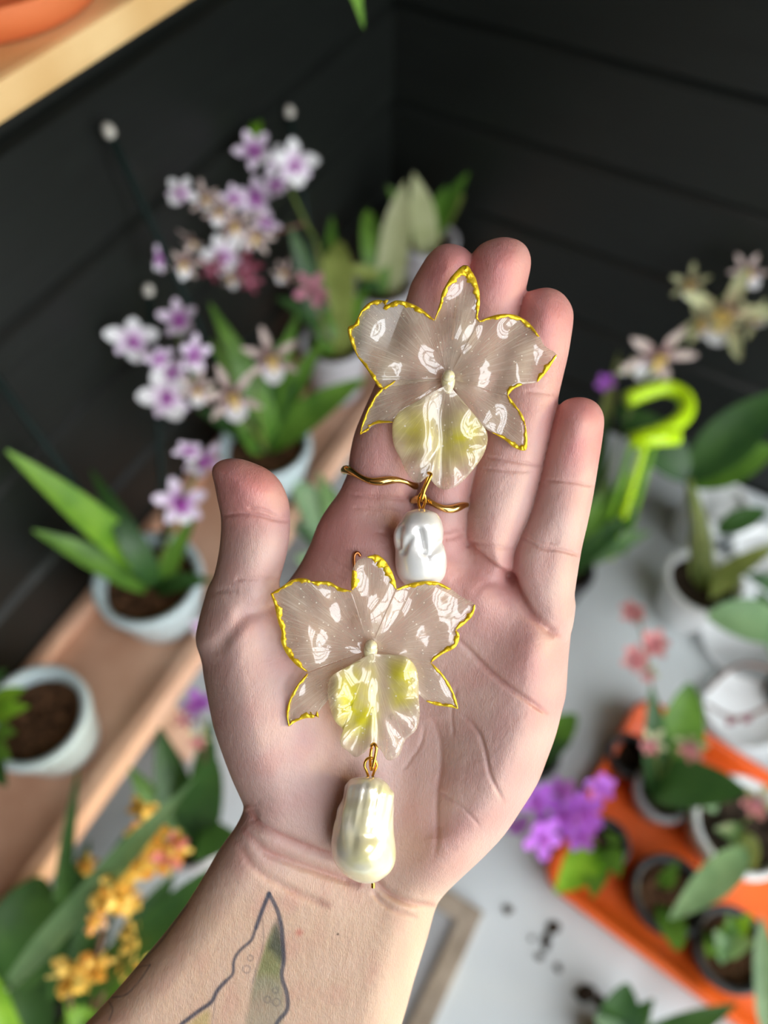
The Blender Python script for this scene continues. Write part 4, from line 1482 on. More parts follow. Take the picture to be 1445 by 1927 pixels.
def flower(parent, px, py, h, size_px, kind, spin=None, tilt=0.5):
    q = random.Random(int(px * 7 + py * 13))
    p = PW(px, py, h, 0.03)
    s = size_px * 0.5 * m_per_px(p)
    view = (CAM - p).normalized()
    z = (view + Vector((q.uniform(-tilt, tilt), q.uniform(-tilt, tilt), q.uniform(-tilt, tilt) - 0.1))).normalized()
    y = (UP - z * UP.dot(z)).normalized()
    ang = spin if spin is not None else q.uniform(-0.7, 0.7)
    y = Matrix.Rotation(ang, 3, z) @ y
    x = y.cross(z)
    heart, petals = KIND[kind]
    Mx = Matrix((x * s, y * s, z * s)).transposed().to_4x4()
    Mx.translation = p - parent.location
    fl = inst('flower', heart, parent, Mx)
    for me_, a, l in petals:
        a2 = math.radians(a + q.uniform(-9, 9))
        Ml = Matrix.Rotation(-a2, 4, 'Z') @ Matrix.Rotation(q.uniform(-0.25, 0.3), 4, 'X') @ Matrix.Diagonal((l, l, l, 1))
        inst('petal', me_, fl, Ml)
    return p

def stem(parent, pts, r, m, name='stem'):
    q = crom([tuple(p) for p in pts], 6) if len(pts) > 2 else [tuple(p) for p in pts]
    mb = MB()
    n = len(q)
    mb.tube([Vector(p) for p in q], [r * (1 - 0.45 * i / (n - 1)) for i in range(n)], 7)
    return mb.build(name, m, parent)

def stake(parent, base, tip, r=0.0032):
    mb = MB()
    mb.tube([base, tip], r, 8)
    s = mb.build('stake', M['stake'], parent)
    mb = MB()
    d = (tip - base).normalized()
    mb.lathe([(r * 1.05, -0.004), (r * 1.5, -0.002), (r * 1.55, 0.002), (r * 1.2, 0.005), (r * 0.5, 0.0065), (0.0002, 0.007)], tip, 12, d)
    c = mb.build('stake_cap', M['stakecap'], parent)
    c.parent = s

ADIR = {}
def potted(name, label, cat, px, py, wpx, h, base_z, potm, soilm=None, group=None, taper=0.74, clear=False, soil_drop=0.016):
    """a pot whose rim is centred at the pixel and spans wpx, standing at base_z"""
    rim = P(px, py, base_z + h)
    r = wpx * 0.5 * m_per_px(rim)
    c = Vector((rim.x, rim.y, base_z))
    t = thing(name, label, cat, c, group)
    lathe_pot('pot', t, c, r, h, potm, taper=taper)
    soil_disc(t, c + Z * (h - soil_drop), r * (0.92 - 0.02) - 0.004, soilm or M['soil'], int(px))
    t['_r'] = r
    del t['_r']
    return t, c + Z * (h - soil_drop), r

def leaves(t, soil, lst):
    """entries: base px, base py (None = pot centre), base height, tip px, tip py, tip height, width px, arch m, material, style"""
    for e in lst:
        bx, by, bh, tx, ty, th, wpx, arch, mm = e[:9]
        style = e[9] if len(e) > 9 else 'orchid'
        q = random.Random(int(tx * 3 + ty))
        B = PW(bx, by, bh) if bx is not None else soil + Vector((q.uniform(-0.012, 0.012), q.uniform(-0.012, 0.012), -0.004))
        T = PW(tx, ty, th)
        leaf(t, B, T, wpx * m_per_px((B + T) / 2), M[mm], arch, style)

POTZ = BZ + 0.0005
# ---- pot A: pale blue pot, left middle
tA, sA, rA = potted('potted_orchid', 'orchid with long pointed leaves and purple-lipped blooms in pale blue pot left of the thumb', 'orchid', 276, 1085, 206, 0.075, POTZ, M['paleblue'])
leaves(tA, sA, [
    (None, 0, 0, 12, 848, 0.20, 62, 0.012, 'leafbright'),
    (None, 0, 0, 62, 998, 0.20, 50, 0.012, 'leaf'),
    (None, 0, 0, 172, 885, 0.22, 46, 0.045, 'leafdark'),
    (None, 0, 0, 372, 962, 0.20, 34, 0.012, 'leaf'),
    (None, 0, 0, 402, 1092, 0.16, 40, 0.012, 'leafdark'),
    (None, 0, 0, 215, 985, 0.20, 40, 0.02, 'leafdark'),
])
f1 = [(340, 945, 0.27, 104, 'lilac', 0.2), (385, 868, 0.31, 92, 'lilac', -0.5), (356, 848, 0.33, 60, 'lilac', 0.6)]
for x, y, h_, s_, k_, sp in f1:
    flower(tA, x, y, h_, s_, k_, sp)
stem(tA, [sA, P(318, 1010, 0.23), P(340, 945, 0.268), P(372, 890, 0.30), P(356, 848, 0.328)], 0.0022, M['stem'])
stake(tA, sA + Vector((-0.012, 0.012, -0.01)), PW(-60, 640, 0.30, 0.012))
stake(tA, sA + Vector((0.012, 0.02, -0.01)), PW(279, 548, 0.30, 0.012))
for x, y, h_, s_, k_ in [(374, 1180, .17, 40, 'lilac')]:
    flower(tA, x, y, h_, s_, k_)
# ---- pot B: behind the thumb, big spray of lilac-white and spidery flowers
tB, sB, rB = potted('potted_orchid', 'orchid with lilac, white and spidery cream flowers in pale blue pot behind the thumb', 'orchid', 498, 832, 176, 0.075, POTZ, M['paleblue'])
leaves(tB, sB, [
    (None, 0, 0, 690, 712, 0.20, 62, 0.015, 'leaf'),
    (None, 0, 0, 395, 572, 0.26, 48, 0.03, 'leaf'),
    (None, 0, 0, 398, 640, 0.26, 44, 0.015, 'leafbright'),
    (None, 0, 0, 405, 690, 0.24, 36, 0.02, 'leafdark'),
    (None, 0, 0, 560, 590, 0.28, 44, 0.01, 'leaf'),
    (None, 0, 0, 520, 640, 0.26, 40, 0.01, 'leafdark'),
    (None, 0, 0, 560, 720, 0.20, 40, 0.01, 'leafdark'),
    (None, 0, 0, 610, 640, 0.22, 44, 0.012, 'leaf'),
    (None, 0, 0, 370, 770, 0.2, 46, 0.012, 'leafdark'),
    (None, 0, 0, 440, 790, 0.2, 40, 0.008, 'leaf'),
    (None, 0, 0, 462, 700, 0.24, 30, 0.008, 'leafdark'),
])
fB = [(250, 636, .33, 104, 'white'), (338, 602, .34, 84, 'lilac'), (364, 668, .33, 86, 'lilac'), (312, 745, .31, 112, 'white'), (322, 700, .32, 66, 'lilac'), (300, 675, .33, 60, 'lilac'),
      (438, 748, .29, 132, 'spider'), (512, 676, .31, 126, 'spider'), (372, 735, .31, 80, 'spider')]
for x, y, h_, s_, k_ in fB:
    flower(tB, x, y, h_, s_, k_)
stem(tB, [sB, P(450, 770, .27), P(438, 748, .285), P(372, 720, .31), P(338, 650, .325), P(338, 602, .335)], 0.0022, M['stem'])
stem(tB, [sB, P(480, 740, .27), P(505, 690, .30)], 0.002, M['stem'])
stem(tB, [P(372, 720, .31), P(330, 700, .318), P(250, 640, .325)], 0.0016, M['stem'])
stake(tB, sB + Vector((-0.01, 0.0, -0.01)), PW(205, 248, 0.36, 0.012))
# ---- pot G: further along the bench, tall spray
tG, sG, rG = potted('potted_orchid', 'tall orchid spray of lilac and cream flowers in grey pot beside the black left wall', 'orchid', 628, 640, 130, 0.09, POTZ, M['greypot'])
leaves(tG, sG, [
    (None, 0, 0, 545, 420, 0.27, 46, 0.012, 'leafdark'),
    (None, 0, 0, 625, 408, 0.25, 40, 0.01, 'leaf'),
    (None, 0, 0, 640, 455, 0.24, 74, 0.015, 'leafolive', 'round'),
    (None, 0, 0, 602, 480, 0.23, 50, 0.01, 'leafolive', 'round'),
    (None, 0, 0, 575, 560, 0.2, 40, 0.02, 'leaf'),
    (None, 0, 0, 690, 545, 0.2, 44, 0.01, 'leaf'),
    (None, 0, 0, 660, 590, 0.19, 44, 0.012, 'leafolive'),
    (None, 0, 0, 520, 560, 0.2, 42, 0.015, 'leafdark'),
    (None, 0, 0, 580, 640, 0.17, 36, 0.02, 'leaf'),
])
fG = [(478, 285, .40, 80, 'lilac'), (555, 305, .40, 96, 'white'), (520, 300, .40, 60, 'white'), (482, 370, .37, 84, 'lilac'), (520, 350, .38, 66, 'lilac'), (440, 375, .37, 56, 'lilac'),
      (342, 362, .38, 66, 'white'), (385, 378, .37, 78, 'spider'), (440, 425, .35, 92, 'spider'), (478, 445, .34, 90, 'spider'), (410, 400, .36, 70, 'spider'),
      (298, 486, .36, 60, 'lilac'), (345, 495, .35, 86, 'spider'), (365, 455, .36, 70, 'spider'), (420, 480, .34, 82, 'white'), (400, 505, .33, 60, 'maroon'),
      (462, 500, .32, 76, 'maroon'), (435, 522, .32, 60, 'spider'), (470, 530, .31, 54, 'maroon'), (500, 420, .35, 60, 'lilac'), (535, 515, .30, 56, 'spider'), (588, 545, .27, 78, 'magenta'), (610, 565, .26, 40, 'magenta')]
for x, y, h_, s_, k_ in fG:
    flower(tG, x, y, h_, s_, k_)
stem(tG, [sG, P(600, 480, .25), P(575, 420, .31), P(552, 370, .35), P(530, 320, .385), P(478, 280, .395)], 0.0024, M['stem'])
stem(tG, [P(575, 420, .31), P(500, 440, .325), P(430, 440, .34), P(385, 385, .36), P(342, 362, .37)], 0.0018, M['stembrown'])
stem(tG, [P(500, 440, .325), P(430, 490, .33), P(345, 490, .34)], 0.0016, M['stembrown'])
stem(tG, [sG, P(600, 590, .24), P(588, 548, .265), P(535, 515, .295)], 0.0018, M['stembrown'])
lb = [(475, 240, .415), (490, 236, .415), (482, 252, .412)]
for x, y, h_ in lb:
    leaf(tG, P(482, 268, .405), P(x, y - 10, h_), 16 * m_per_px(P(x, y, h_)), M['leafbright'], 0.002, name='bud')
stake(tG, sG + Vector((-0.01, 0.01, -0.01)), PW(545, 212, 0.36, 0.012))
# ---- pots H and I near the corner
tH, sH, rH = potted('potted_orchid', 'leafy orchid without flowers in small grey pot nearest the wall corner', 'orchid', 806, 448, 116, 0.085, POTZ, M['greypot'])
leaves(tH, sH, [
    (None, 0, 0, 882, 325, 0.26, 40, 0.01, 'leaf'),
    (None, 0, 0, 872, 368, 0.22, 56, 0.01, 'leafolive'),
    (None, 0, 0, 778, 325, 0.27, 50, 0.006, 'leafpale', 'strap'),
    (None, 0, 0, 728, 350, 0.24, 40, 0.008, 'leaf'),
    (None, 0, 0, 840, 350, 0.24, 40, 0.008, 'leaf'),
])
tI, sI, rI = potted('potted_orchid', 'orchid with broad upright leaves in grey pot behind the index fingertip', 'orchid', 718, 530, 130, 0.09, POTZ, M['greypot'])
leaves(tI, sI, [
    (None, 0, 0, 762, 340, 0.27, 56, 0.006, 'leafpale', 'strap'),
    (None, 0, 0, 690, 395, 0.23, 48, 0.01, 'leaf', 'round'),
    (None, 0, 0, 735, 430, 0.21, 44, 0.008, 'leaf'),
    (None, 0, 0, 650, 500, 0.2, 40, 0.012, 'leafolive'),
    (None, 0, 0, 668, 545, 0.19, 36, 0.012, 'leafdark'),
])
# ---- pot C: lower left edge
tC, sC, rC = potted('potted_orchid', 'pale blue pot with bright green seedlings at the left edge of the bench', 'orchid', 62, 1345, 204, 0.075, POTZ, M['paleblue'])
leaves(tC, sC, [
    (-10, 1330, .185, 48, 1295, .21, 40, 0.004, 'leafbright'),
    (-20, 1350, .185, 55, 1330, .20, 36, 0.004, 'leafbright'),
    (-10, 1380, .18, 30, 1380, .20, 40, 0.004, 'leaf'),
    (-20, 1400, .18, 20, 1430, .20, 44, 0.006, 'leaf'),
    (-20, 1310, .18, 12, 1260, .22, 40, 0.006, 'leafdark'),
    (-20, 1420, .18, 12, 1480, .20, 44, 0.006, 'leafdark'),
])
# ---- lower left: strap leaves and yellow flower heads, standing on the table below the bench
tD, sD, rD = potted('potted_orchid', 'orchid with long strap leaves and yellow-orange flower heads at bottom left', 'orchid', 150, 2010, 250, 0.10, TZ + 0.0005, M['blackpot'], M['darksoil'])
leaves(tD, sD, [
    (20, 1850, .17, 368, 1466, .25, 48, 0.004, 'leafgrey', 'strap'),
    (140, 1880, .16, 470, 1592, .22, 60, 0.003, 'leafdark', 'strap'),
    (100, 1990, .05, 300, 1880, .08, 54, 0.01, 'leaf', 'strap'),
    (30, 1980, .05, -40, 1800, .10, 56, 0.01, 'leafbright', 'strap'),
    (100, 1880, .04, 148, 1440, .15, 30, 0.01, 'leafdark', 'strap'),
    (120, 1940, .04, 360, 1730, .06, 46, 0.01, 'leaf', 'strap'),
    (200, 1960, .04, 120, 1880, .08, 50, 0.01, 'leafbright', 'strap'),
    (30, 1860, .06, 75, 1650, .10, 150, 0.012, 'leafdark', 'round'),
    (170, 1930, -.04, 330, 1640, -.02, 70, 0.01, 'leafdark', 'strap'),
    (120, 1930, -.05, 240, 1560, -.02, 64, 0.01, 'leafdark', 'strap'),
    (200, 1960, -.04, 420, 1660, .0, 70, 0.01, 'leafdark', 'strap'),
    (80, 1900, -.05, 170, 1580, -.03, 60, 0.01, 'leafdark', 'strap'),
    (240, 1990, -.04, 330, 1800, -.02, 80, 0.01, 'leafdark', 'strap'),
    (60, 1990, -.03, 60, 1800, .0, 90, 0.01, 'leafdark', 'strap'),
    (140, 2000, -.03, 200, 1850, .0, 90, 0.01, 'leaf', 'strap'),
    (10, 1800, .02, 40, 1500, .06, 60, 0.01, 'leafdark', 'strap'),
    (-30, 1760, .02, 110, 1560, .06, 50, 0.01, 'leafdark', 'strap'),
])
FLORET = {k: petal_mesh('floret_' + k, 0.5, M[k], 0.35) for k in ('p_yellow', 'p_orange', 'p_pink', 'p_cream')}
def flower_head(parent, px, py, h, size_px, cols, n=22):
    """a dense round head of small pointed florets"""
    q = random.Random(int(px + py * 3))
    p = P(px, py, h)
    s = size_px * 0.5 * m_per_px(p)
    mb = MB()
    mb.lathe([(0.0003, -s * 0.5), (s * 0.35, -s * 0.3), (s * 0.5, 0), (s * 0.35, s * 0.3), (0.0003, s * 0.5)], p, 12, -FWD)
    hd = mb.build('flower_head', M['p_yellow'], parent)
    for i in range(n):
        u = q.uniform(-0.4, 1)
        a = q.uniform(0, 6.283)
        d = (-FWD * u + (RIGHT * math.cos(a) + UP * math.sin(a)) * math.sqrt(1 - u * u)).normalized()
        y = d
        x = y.orthogonal().normalized()
        x = Matrix.Rotation(q.uniform(0, 6.28), 3, y) @ x
        z = x.cross(y)
        k = s * q.uniform(0.9, 1.25)
        Mx = Matrix((x * k, y * k, z * k)).transposed().to_4x4()
        Mx.translation = p - parent.location
        inst('petal', FLORET[q.choice(cols)], hd, Mx)
YO = ('p_yellow', 'p_yellow', 'p_yellow', 'p_orange')
for x, y, h_, s_, c_ in [(268, 1522, .12, 56, YO), (282, 1570, .12, 84, YO), (322, 1598, .11, 80, ('p_orange', 'p_pink', 'p_yellow')), (258, 1628, .12, 62, YO), (222, 1655, .12, 66, YO),
                         (205, 1700, .12, 62, YO), (240, 1690, .11, 60, YO), (262, 1765, .09, 70, ('p_yellow',)), (235, 1810, .08, 64, YO), (140, 1830, .09, 84, YO), (185, 1815, .09, 66, ('p_orange', 'p_yellow')), (165, 1625, .1, 40, YO),
                         (180, 1735, .11, 44, ('p_orange', 'p_cream'))]:
    flower_head(tD, x, y, h_ + 0.09, s_, c_)
stem(tD, [sD, P(190, 1760, .14), P(225, 1660, .175), P(268, 1530, .178)], 0.0028, M['stembrown'])
stem(tD, [sD, P(200, 1850, .11), P(262, 1768, .145)], 0.0022, M['stembrown'])
stem(tD, [sD, P(130, 1860, .11), P(185, 1818, .145)], 0.0022, M['stembrown'])
# ---- small pot with dark soil by the wrist, and a low plant right beside the thumb base
tE, sE, rE = potted('potted_orchid', 'small grey pot with dark soil and broad dark leaf left of the wrist', 'orchid', 358, 1578, 118, 0.08, TZ + 0.0005, M['greypot'], M['darksoil'])
leaves(tE, sE, [
    (None, 0, 0, 408, 1430, .06, 92, 0.01, 'leafdark', 'round'),
    (None, 0, 0, 452, 1580, .02, 70, 0.012, 'leafdark', 'round'),
    (None, 0, 0, 395, 1350, .05, 60, 0.01, 'leafdark'),
    (None, 0, 0, 300, 1370, .04, 70, 0.012, 'leafdark'),
    (None, 0, 0, 242, 1440, .02, 46, 0.01, 'leaf', 'strap'),
])
for x, y, h_, s_, k_ in [(372, 1325, .08, 60, 'violet'), (345, 1355, .08, 44, 'maroon'), (375, 1390, .06, 50, 'pinkyellow')]:
    flower(tE, x, y, h_, s_, k_)
stem(tE, [sE, P(385, 1440, .02), P(372, 1330, .075)], 0.002, M['stembrown'])
# ---- plant between thumb and index, behind the web
tF, sF, rF = potted('potted_orchid', 'low green plant in grey pot seen between thumb and index finger', 'orchid', 690, 1080, 120, 0.12, TZ + 0.0005, M['greypot'], M['darksoil'])
leaves(tF, sF, [
    (None, 0, 0, 552, 905, .12, 84, 0.01, 'leafgrey', 'round'),
    (None, 0, 0, 600, 890, .13, 56, 0.01, 'leaf'),
    (None, 0, 0, 548, 985, .09, 60, 0.01, 'leafdark'),
    (None, 0, 0, 556, 1050, .06, 60, 0.01, 'leafgrey', 'round'),
    (None, 0, 0, 540, 1105, .04, 60, 0.01, 'leafdark'),
])
# ---- right side -------------------------------------------------------------
RZ = TZ + 0.0005
tR, sR, rR = potted('potted_orchid', 'large-leaved orchid in a white pot right of the little finger', 'orchid', 1328, 1090, 150, 0.09, RZ, M['whitepot'], M['darksoil'])
leaves(tR, sR, [
    (1296, 900, .06, 1475, 735, .14, 92, 0.012, 'leafdark'),
    (1300, 910, .05, 1462, 842, .10, 80, 0.012, 'leaf'),
    (1290, 900, .06, 1160, 765, .10, 84, 0.012, 'leafdark'),
    (1290, 905, .05, 1240, 850, .06, 50, 0.008, 'leafgrey'),
    (1350, 1000, .03, 1445, 960, .05, 44, 0.008, 'leafdark'),
    (None, 0, 0, 1400, 1095, .02, 44, 0.012, 'leafolive'),
    (None, 0, 0, 1470, 1020, .05, 40, 0.012, 'leafolive'),
    (None, 0, 0, 1312, 940, .04, 40, 0.006, 'leafolive', 'strap'),
])
stem(tR, [sR, P(1312, 1000, .02), P(1296, 900, .06)], 0.009, M['stem'], 'pseudobulb')
stem(tR, [sR + Vector((0.01, 0, 0)), P(1330, 1010, .02), P(1300, 910, .05)], 0.007, M['stem'], 'pseudobulb')
# ---- pot with the lime label hook and spidery green flowers
tL, sL, rL = potted('potted_orchid', 'orchid with spidery pale green flowers in dark pot behind the little finger', 'orchid', 1068, 1068, 104, 0.09, RZ, M['blackpot'], M['darksoil'])
leaves(tL, sL, [
    (None, 0, 0, 1240, 850, .06, 44, 0.008, 'leaf', 'strap'),
    (None, 0, 0, 1150, 900, .05, 44, 0.008, 'leaf', 'strap'),
    (None, 0, 0, 1200, 960, .03, 40, 0.008, 'leafdark', 'strap'),
    (None, 0, 0, 1165, 660, .12, 30, 0.008, 'leafolive', 'strap'),
    (None, 0, 0, 1145, 780, .08, 50, 0.008, 'leafdark'),
    (None, 0, 0, 1225, 1000, .0, 36, 0.008, 'leafgrey', 'strap'),
])
for x, y, h_, s_, k_ in [(1240, 670, .16, 150, 'limebrown'), (1365, 590, .20, 190, 'lime'), (1300, 535, .21, 80, 'lime'), (1405, 515, .22, 84, 'limebrown'), (1320, 610, .19, 90, 'lime'), (1420, 600, .20, 90, 'lime'), (1140, 720, .12, 40, 'violet'), (1180, 690, .14, 50, 'lime')]:
    flower(tL, x, y, h_, s_, k_)
stem(tL, [sL, P(1140, 900, .05), P(1190, 760, .11), P(1240, 680, .15), P(1320, 600, .19), P(1400, 520, .215)], 0.0026, M['stem'])
# lime hook standing in that pot: an arch with a cross bar on two prongs
hk = thing('label_hook', 'lime green plastic plant support hook curved like a number two', 'plant hook', P(1160, 1000, RZ + 0.08))
mb = MB()
hp = [(1180, 752), (1210, 740), (1250, 730), (1283, 742), (1293, 765), (1280, 790), (1245, 812), (1200, 826)]
mb.tube([P(x, y, 0.13) for x, y in [tuple(a) for a in crom(hp, 5)]], 0.0098, 12)
mb.build('hook', M['lime'], hk)
mb = MB()
mb.tube([P(1186, 828, 0.13), P(1276, 822, 0.13)], 0.0095, 12)
mb.build('cross_bar', M['lime'], hk)
for x, xb, yb in ((1190, 1128, 1040), (1215, 1150, 1050), (1232, 1172, 1040)):
    mb = MB()
    mb.tube([P(x, 828, 0.13), P(xb, yb, RZ + 0.075)], 0.0040, 8)
    mb.build('prong', M['lime'] if x == 1215 else M['leafbright'], hk)
# ---- white things at the right edge
def tray_dish(name, label, cat, px, py, wpx, h, z, m):
    c = P(px, py, z + h)
    r = wpx * 0.5 * m_per_px(c)
    mb = MB()
    mb.lathe([(0.0005, 0), (r * 0.8, 0), (r * 0.86, 0.002), (r, h - 0.001), (r - 0.001, h), (r - 0.004, h - 0.001), (r * 0.83, 0.005), (0.0005, 0.005)], Vector((c.x, c.y, z)), 40)
    return tag(mb.build(name, m), label, cat)
tray_dish('plant_saucer', 'white saucer under the round leaf at the right edge', 'saucer', 1405, 1200, 170, 0.02, RZ, M['whitepot'])
tray_dish('plant_saucer', 'empty white plastic saucer lying beside the orange tray at the right edge', 'saucer', 1400, 1335, 150, 0.012, RZ, M['whitepot'])
def cachepot(label, px, py, w, h):
    rim = P(px, py, RZ + h)
    r = w * 0.5 * m_per_px(rim)
    t = thing('planter_pot', label, 'pot', Vector((rim.x, rim.y, RZ)))
    lathe_pot('pot', t, Vector((rim.x, rim.y, RZ)), r, h, M['whitepot'], taper=0.8)
    soil_disc(t, Vector((rim.x, rim.y, RZ + h - 0.012)), r * 0.88, M['whitepot'], 3)
    return t
cachepot('tall white planter behind the large-leaved orchid near the right wall', 1352, 940, 120, 0.10)
cachepot('white planter half hidden by leaves at the right edge', 1440, 1035, 120, 0.08)
tQ, sQ, rQ = potted('potted_orchid', 'plant with one broad round leaf and dark pot at the right edge', 'orchid', 1530, 1275, 130, 0.07, RZ, M['blackpot'], M['darksoil'])
leaves(tQ, sQ, [
    (1475, 1185, .02, 1330, 1160, .05, 84, 0.01, 'leafgrey', 'round'),
    (1470, 1120, .02, 1400, 1080, .05, 40, 0.01, 'leafdark'),
    (1480, 1250, 0, 1425, 1110, .04, 60, 0.01, 'leafdark'),
])
stem(tQ, [sQ, P(1400, 1350, .0), P(1330, 1325, .01)], 0.003, M['stembrown'], 'branch')
stem(tQ, [sQ, P(1400, 1250, .01), P(1330, 1300, .01)], 0.003, M['stembrown'], 'branch')
for x, y in ((1380, 1350), (1410, 1345)):
    leaf(tQ, P(x, y, 0), P(x - 12, y + 16, 0), 16 * m_per_px(P(x, y, 0)), M['p_maroon'], 0.002, name='dry_leaf')
# ---- the orange tray and what stands in it
A_ = P(1012, 1652, RZ + 0.03)
B_ = P(1400, 1940, RZ + 0.03)
u_ = (B_ - A_).normalized()
v_ = Vector((-u_.y, u_.x, 0))
if v_.y < 0:
    v_ = -v_
TL, TWD = 0.42, 0.26
T0 = Vector((A_.x, A_.y, RZ))
def tray_mesh():
    """rectangular tray with rounded corners, sloping rim and raised lip"""
    def ring(inset, z):
        pts = []
        rad = 0.028
        x0_, x1_, y0_, y1_ = inset, TL - inset, inset, TWD - inset
        rr = max(rad - inset * 0.5, 0.008)
        for cx, cy, a0 in ((x1_ - rr, y1_ - rr, 0), (x0_ + rr, y1_ - rr, 90), (x0_ + rr, y0_ + rr, 180), (x1_ - rr, y0_ + rr, 270)):
            for k in range(7):
                a = math.radians(a0 + k * 15)
                pts.append(T0 + u_ * (cx + rr * math.cos(a)) + v_ * (cy + rr * math.sin(a)) + Z * z)
        return pts
    prof = [(0.02, 0.0), (0.014, 0.001), (0.004, 0.022), (0.0, 0.024), (0.0, 0.030), (0.003, 0.031), (0.008, 0.030), (0.010, 0.026), (0.018, 0.006), (0.03, 0.004)]
    v, f = [], []
    for i, z in prof:
        v += ring(i, z)
    n = 28
    for i in range(len(prof) - 1):
        for k in range(n):
            f.append((i * n + k, i * n + (k + 1) % n, (i + 1) * n + (k + 1) % n, (i + 1) * n + k))
    f.append(tuple(range(n - 1, -1, -1)))
    f.append(tuple((len(prof) - 1) * n + k for k in range(n)))
    return v, f
tv, tf = tray_mesh()
tray = tag(obj('plant_tray', tv, tf, M['orange']), 'rectangular orange plastic plant tray at lower right', 'tray')
IZ = RZ + 0.0045
t1, s1, r1 = potted('potted_orchid', 'young orchid in clear plastic pot in the back corner of the orange tray', 'orchid', 1250, 1490, 110, 0.05, IZ, M['clearpot'], M['darksoil'])
leaves(t1, s1, [
    (None, 0, 0, 1298, 1285, .05, 86, 0.006, 'leaf', 'round'),
    (None, 0, 0, 1225, 1290, .04, 50, 0.006, 'leafdark'),
    (None, 0, 0, 1405, 1490, .02, 90, 0.02, 'leafdark', 'round'),
    (1300, 1440, -.03, 1345, 1530, -.04, 60, 0.006, 'leafgrey'),
])
for x, y, h_, s_, k_ in [(1192, 1150, .06, 56, 'pink'), (1228, 1212, .06, 68, 'pink'), (1195, 1240, .05, 60, 'pink'), (1222, 1268, .04, 44, 'pinkyellow'), (1302, 1405, .0, 70, 'pinkyellow'), (1228, 1398, .0, 60, 'pinkyellow')]:
    flower(t1, x, y, h_, s_, k_)
stem(t1, [s1, P(1240, 1380, -.01), P(1222, 1268, .035), P(1200, 1150, .055)], 0.002, M['stem'])
stem(t1, [s1, P(1260, 1430, -.02), P(1302, 1408, -.002)], 0.002, M['stem'])
stem(t1, [s1, P(1235, 1430, -.02), P(1228, 1400, -.002)], 0.002, M['stem'])
t2, s2, r2 = potted('potted_orchid', 'orchid with pink-yellow bloom in white pot at the right of the orange tray', 'orchid', 1400, 1552, 188, 0.07, IZ, M['whitepot'], M['darksoil'])
leaves(t2, s2, [
    (None, 0, 0, 1345, 1560, -.02, 40, 0.006, 'leafdark'),
    (1405, 1600, -.03, 1260, 1730, 0.0, 62, 0.008, 'leafgrey'),
    (None, 0, 0, 1420, 1640, -.02, 50, 0.006, 'leafolive'),
])
flower(t2, 1428, 1508, .0, 76, 'pinkyellow')
stem(t2, [s2, P(1420, 1530, -.01)], 0.002, M['stem'])
t3, s3, r3 = potted('potted_orchid', 'seedling in round black pot in the middle of the orange tray', 'orchid', 1262, 1682, 144, 0.045, IZ, M['blackpot'], M['soil'])
leaves(t3, s3, [
    (None, 0, 0, 1275, 1790, -.04, 52, 0.004, 'leaf', 'round'),
    (None, 0, 0, 1275, 1620, -.04, 30, 0.004, 'leaf'),
])
t4, s4, r4 = potted('potted_orchid', 'small-leaved seedlings in black pot at the front of the orange tray', 'orchid', 1380, 1785, 150, 0.045, IZ, M['blackpot'], M['soil'])
leaves(t4, s4, [
    (None, 0, 0, 1345, 1750, -.04, 40, 0.004, 'leafgrey'), (None, 0, 0, 1370, 1720, -.04, 36, 0.004, 'leaf'), (None, 0, 0, 1415, 1720, -.04, 40, 0.004, 'leafbright'),
    (None, 0, 0, 1330, 1800, -.04, 40, 0.004, 'leaf'), (None, 0, 0, 1420, 1770, -.04, 40, 0.004, 'leafgrey'),
    (1445, 1940, -.05, 1432, 1720, 0.0, 44, 0.004, 'leafgrey', 'strap'),
])
# loose yellow-green leafed cutting lying over the tray corner with violet flowers
t5, s5, r5 = potted('potted_orchid', 'violet-flowered orchid with yellow-green leaf in black pot at the tray corner', 'orchid', 1140, 1585, 92, 0.05, IZ, M['blackpot'], M['darksoil'])
leaves(t5, s5, [
    (None, 0, 0, 1045, 1680, -.03, 74, 0.008, 'leafbright'),
    (None, 0, 0, 1165, 1650, -.03, 50, 0.006, 'leaf'),
    (None, 0, 0, 1150, 1590, -.02, 40, 0.006, 'leaf'),
    (None, 0, 0, 1115, 1690, -.03, 50, 0.006, 'leaf'),
])
for x, y, h_, s_ in [(1012, 1505, .02, 84), (1020, 1575, .02, 90), (1062, 1535, .02, 84), (1105, 1525, .02, 80), (1092, 1570, .01, 70), (975, 1555, .02, 50), (1130, 1480, .02, 60), (1060, 1490, .02, 60)]:
    flower(t5, x, y, h_, s_, 'violet')
stem(t5, [s5, P(1090, 1560, .0), P(1050, 1530, .012), P(1012, 1510, .015)], 0.002, M['stembrown'])
t6, s6, r6 = potted('nursery_pot', 'small black pot of bare dark soil in the far corner of the orange tray', 'pot', 1186, 1420, 84, 0.035, IZ, M['blackpot'], M['darksoil'])
# leaf low behind the heel of the hand
tS, sS, rS = potted('potted_orchid', 'dark-leaved plant in small black pot just right of the palm edge', 'orchid', 1010, 1420, 90, 0.05, RZ, M['blackpot'], M['darksoil'])
leaves(tS, sS, [(None, 0, 0, 1085, 1345, -.03, 60, 0.008, 'leaf', 'round'), (None, 0, 0, 1075, 1395, -.03, 40, 0.006, 'leafdark'), (None, 0, 0, 1020, 1330, -.03, 44, 0.006, 'leaf')])
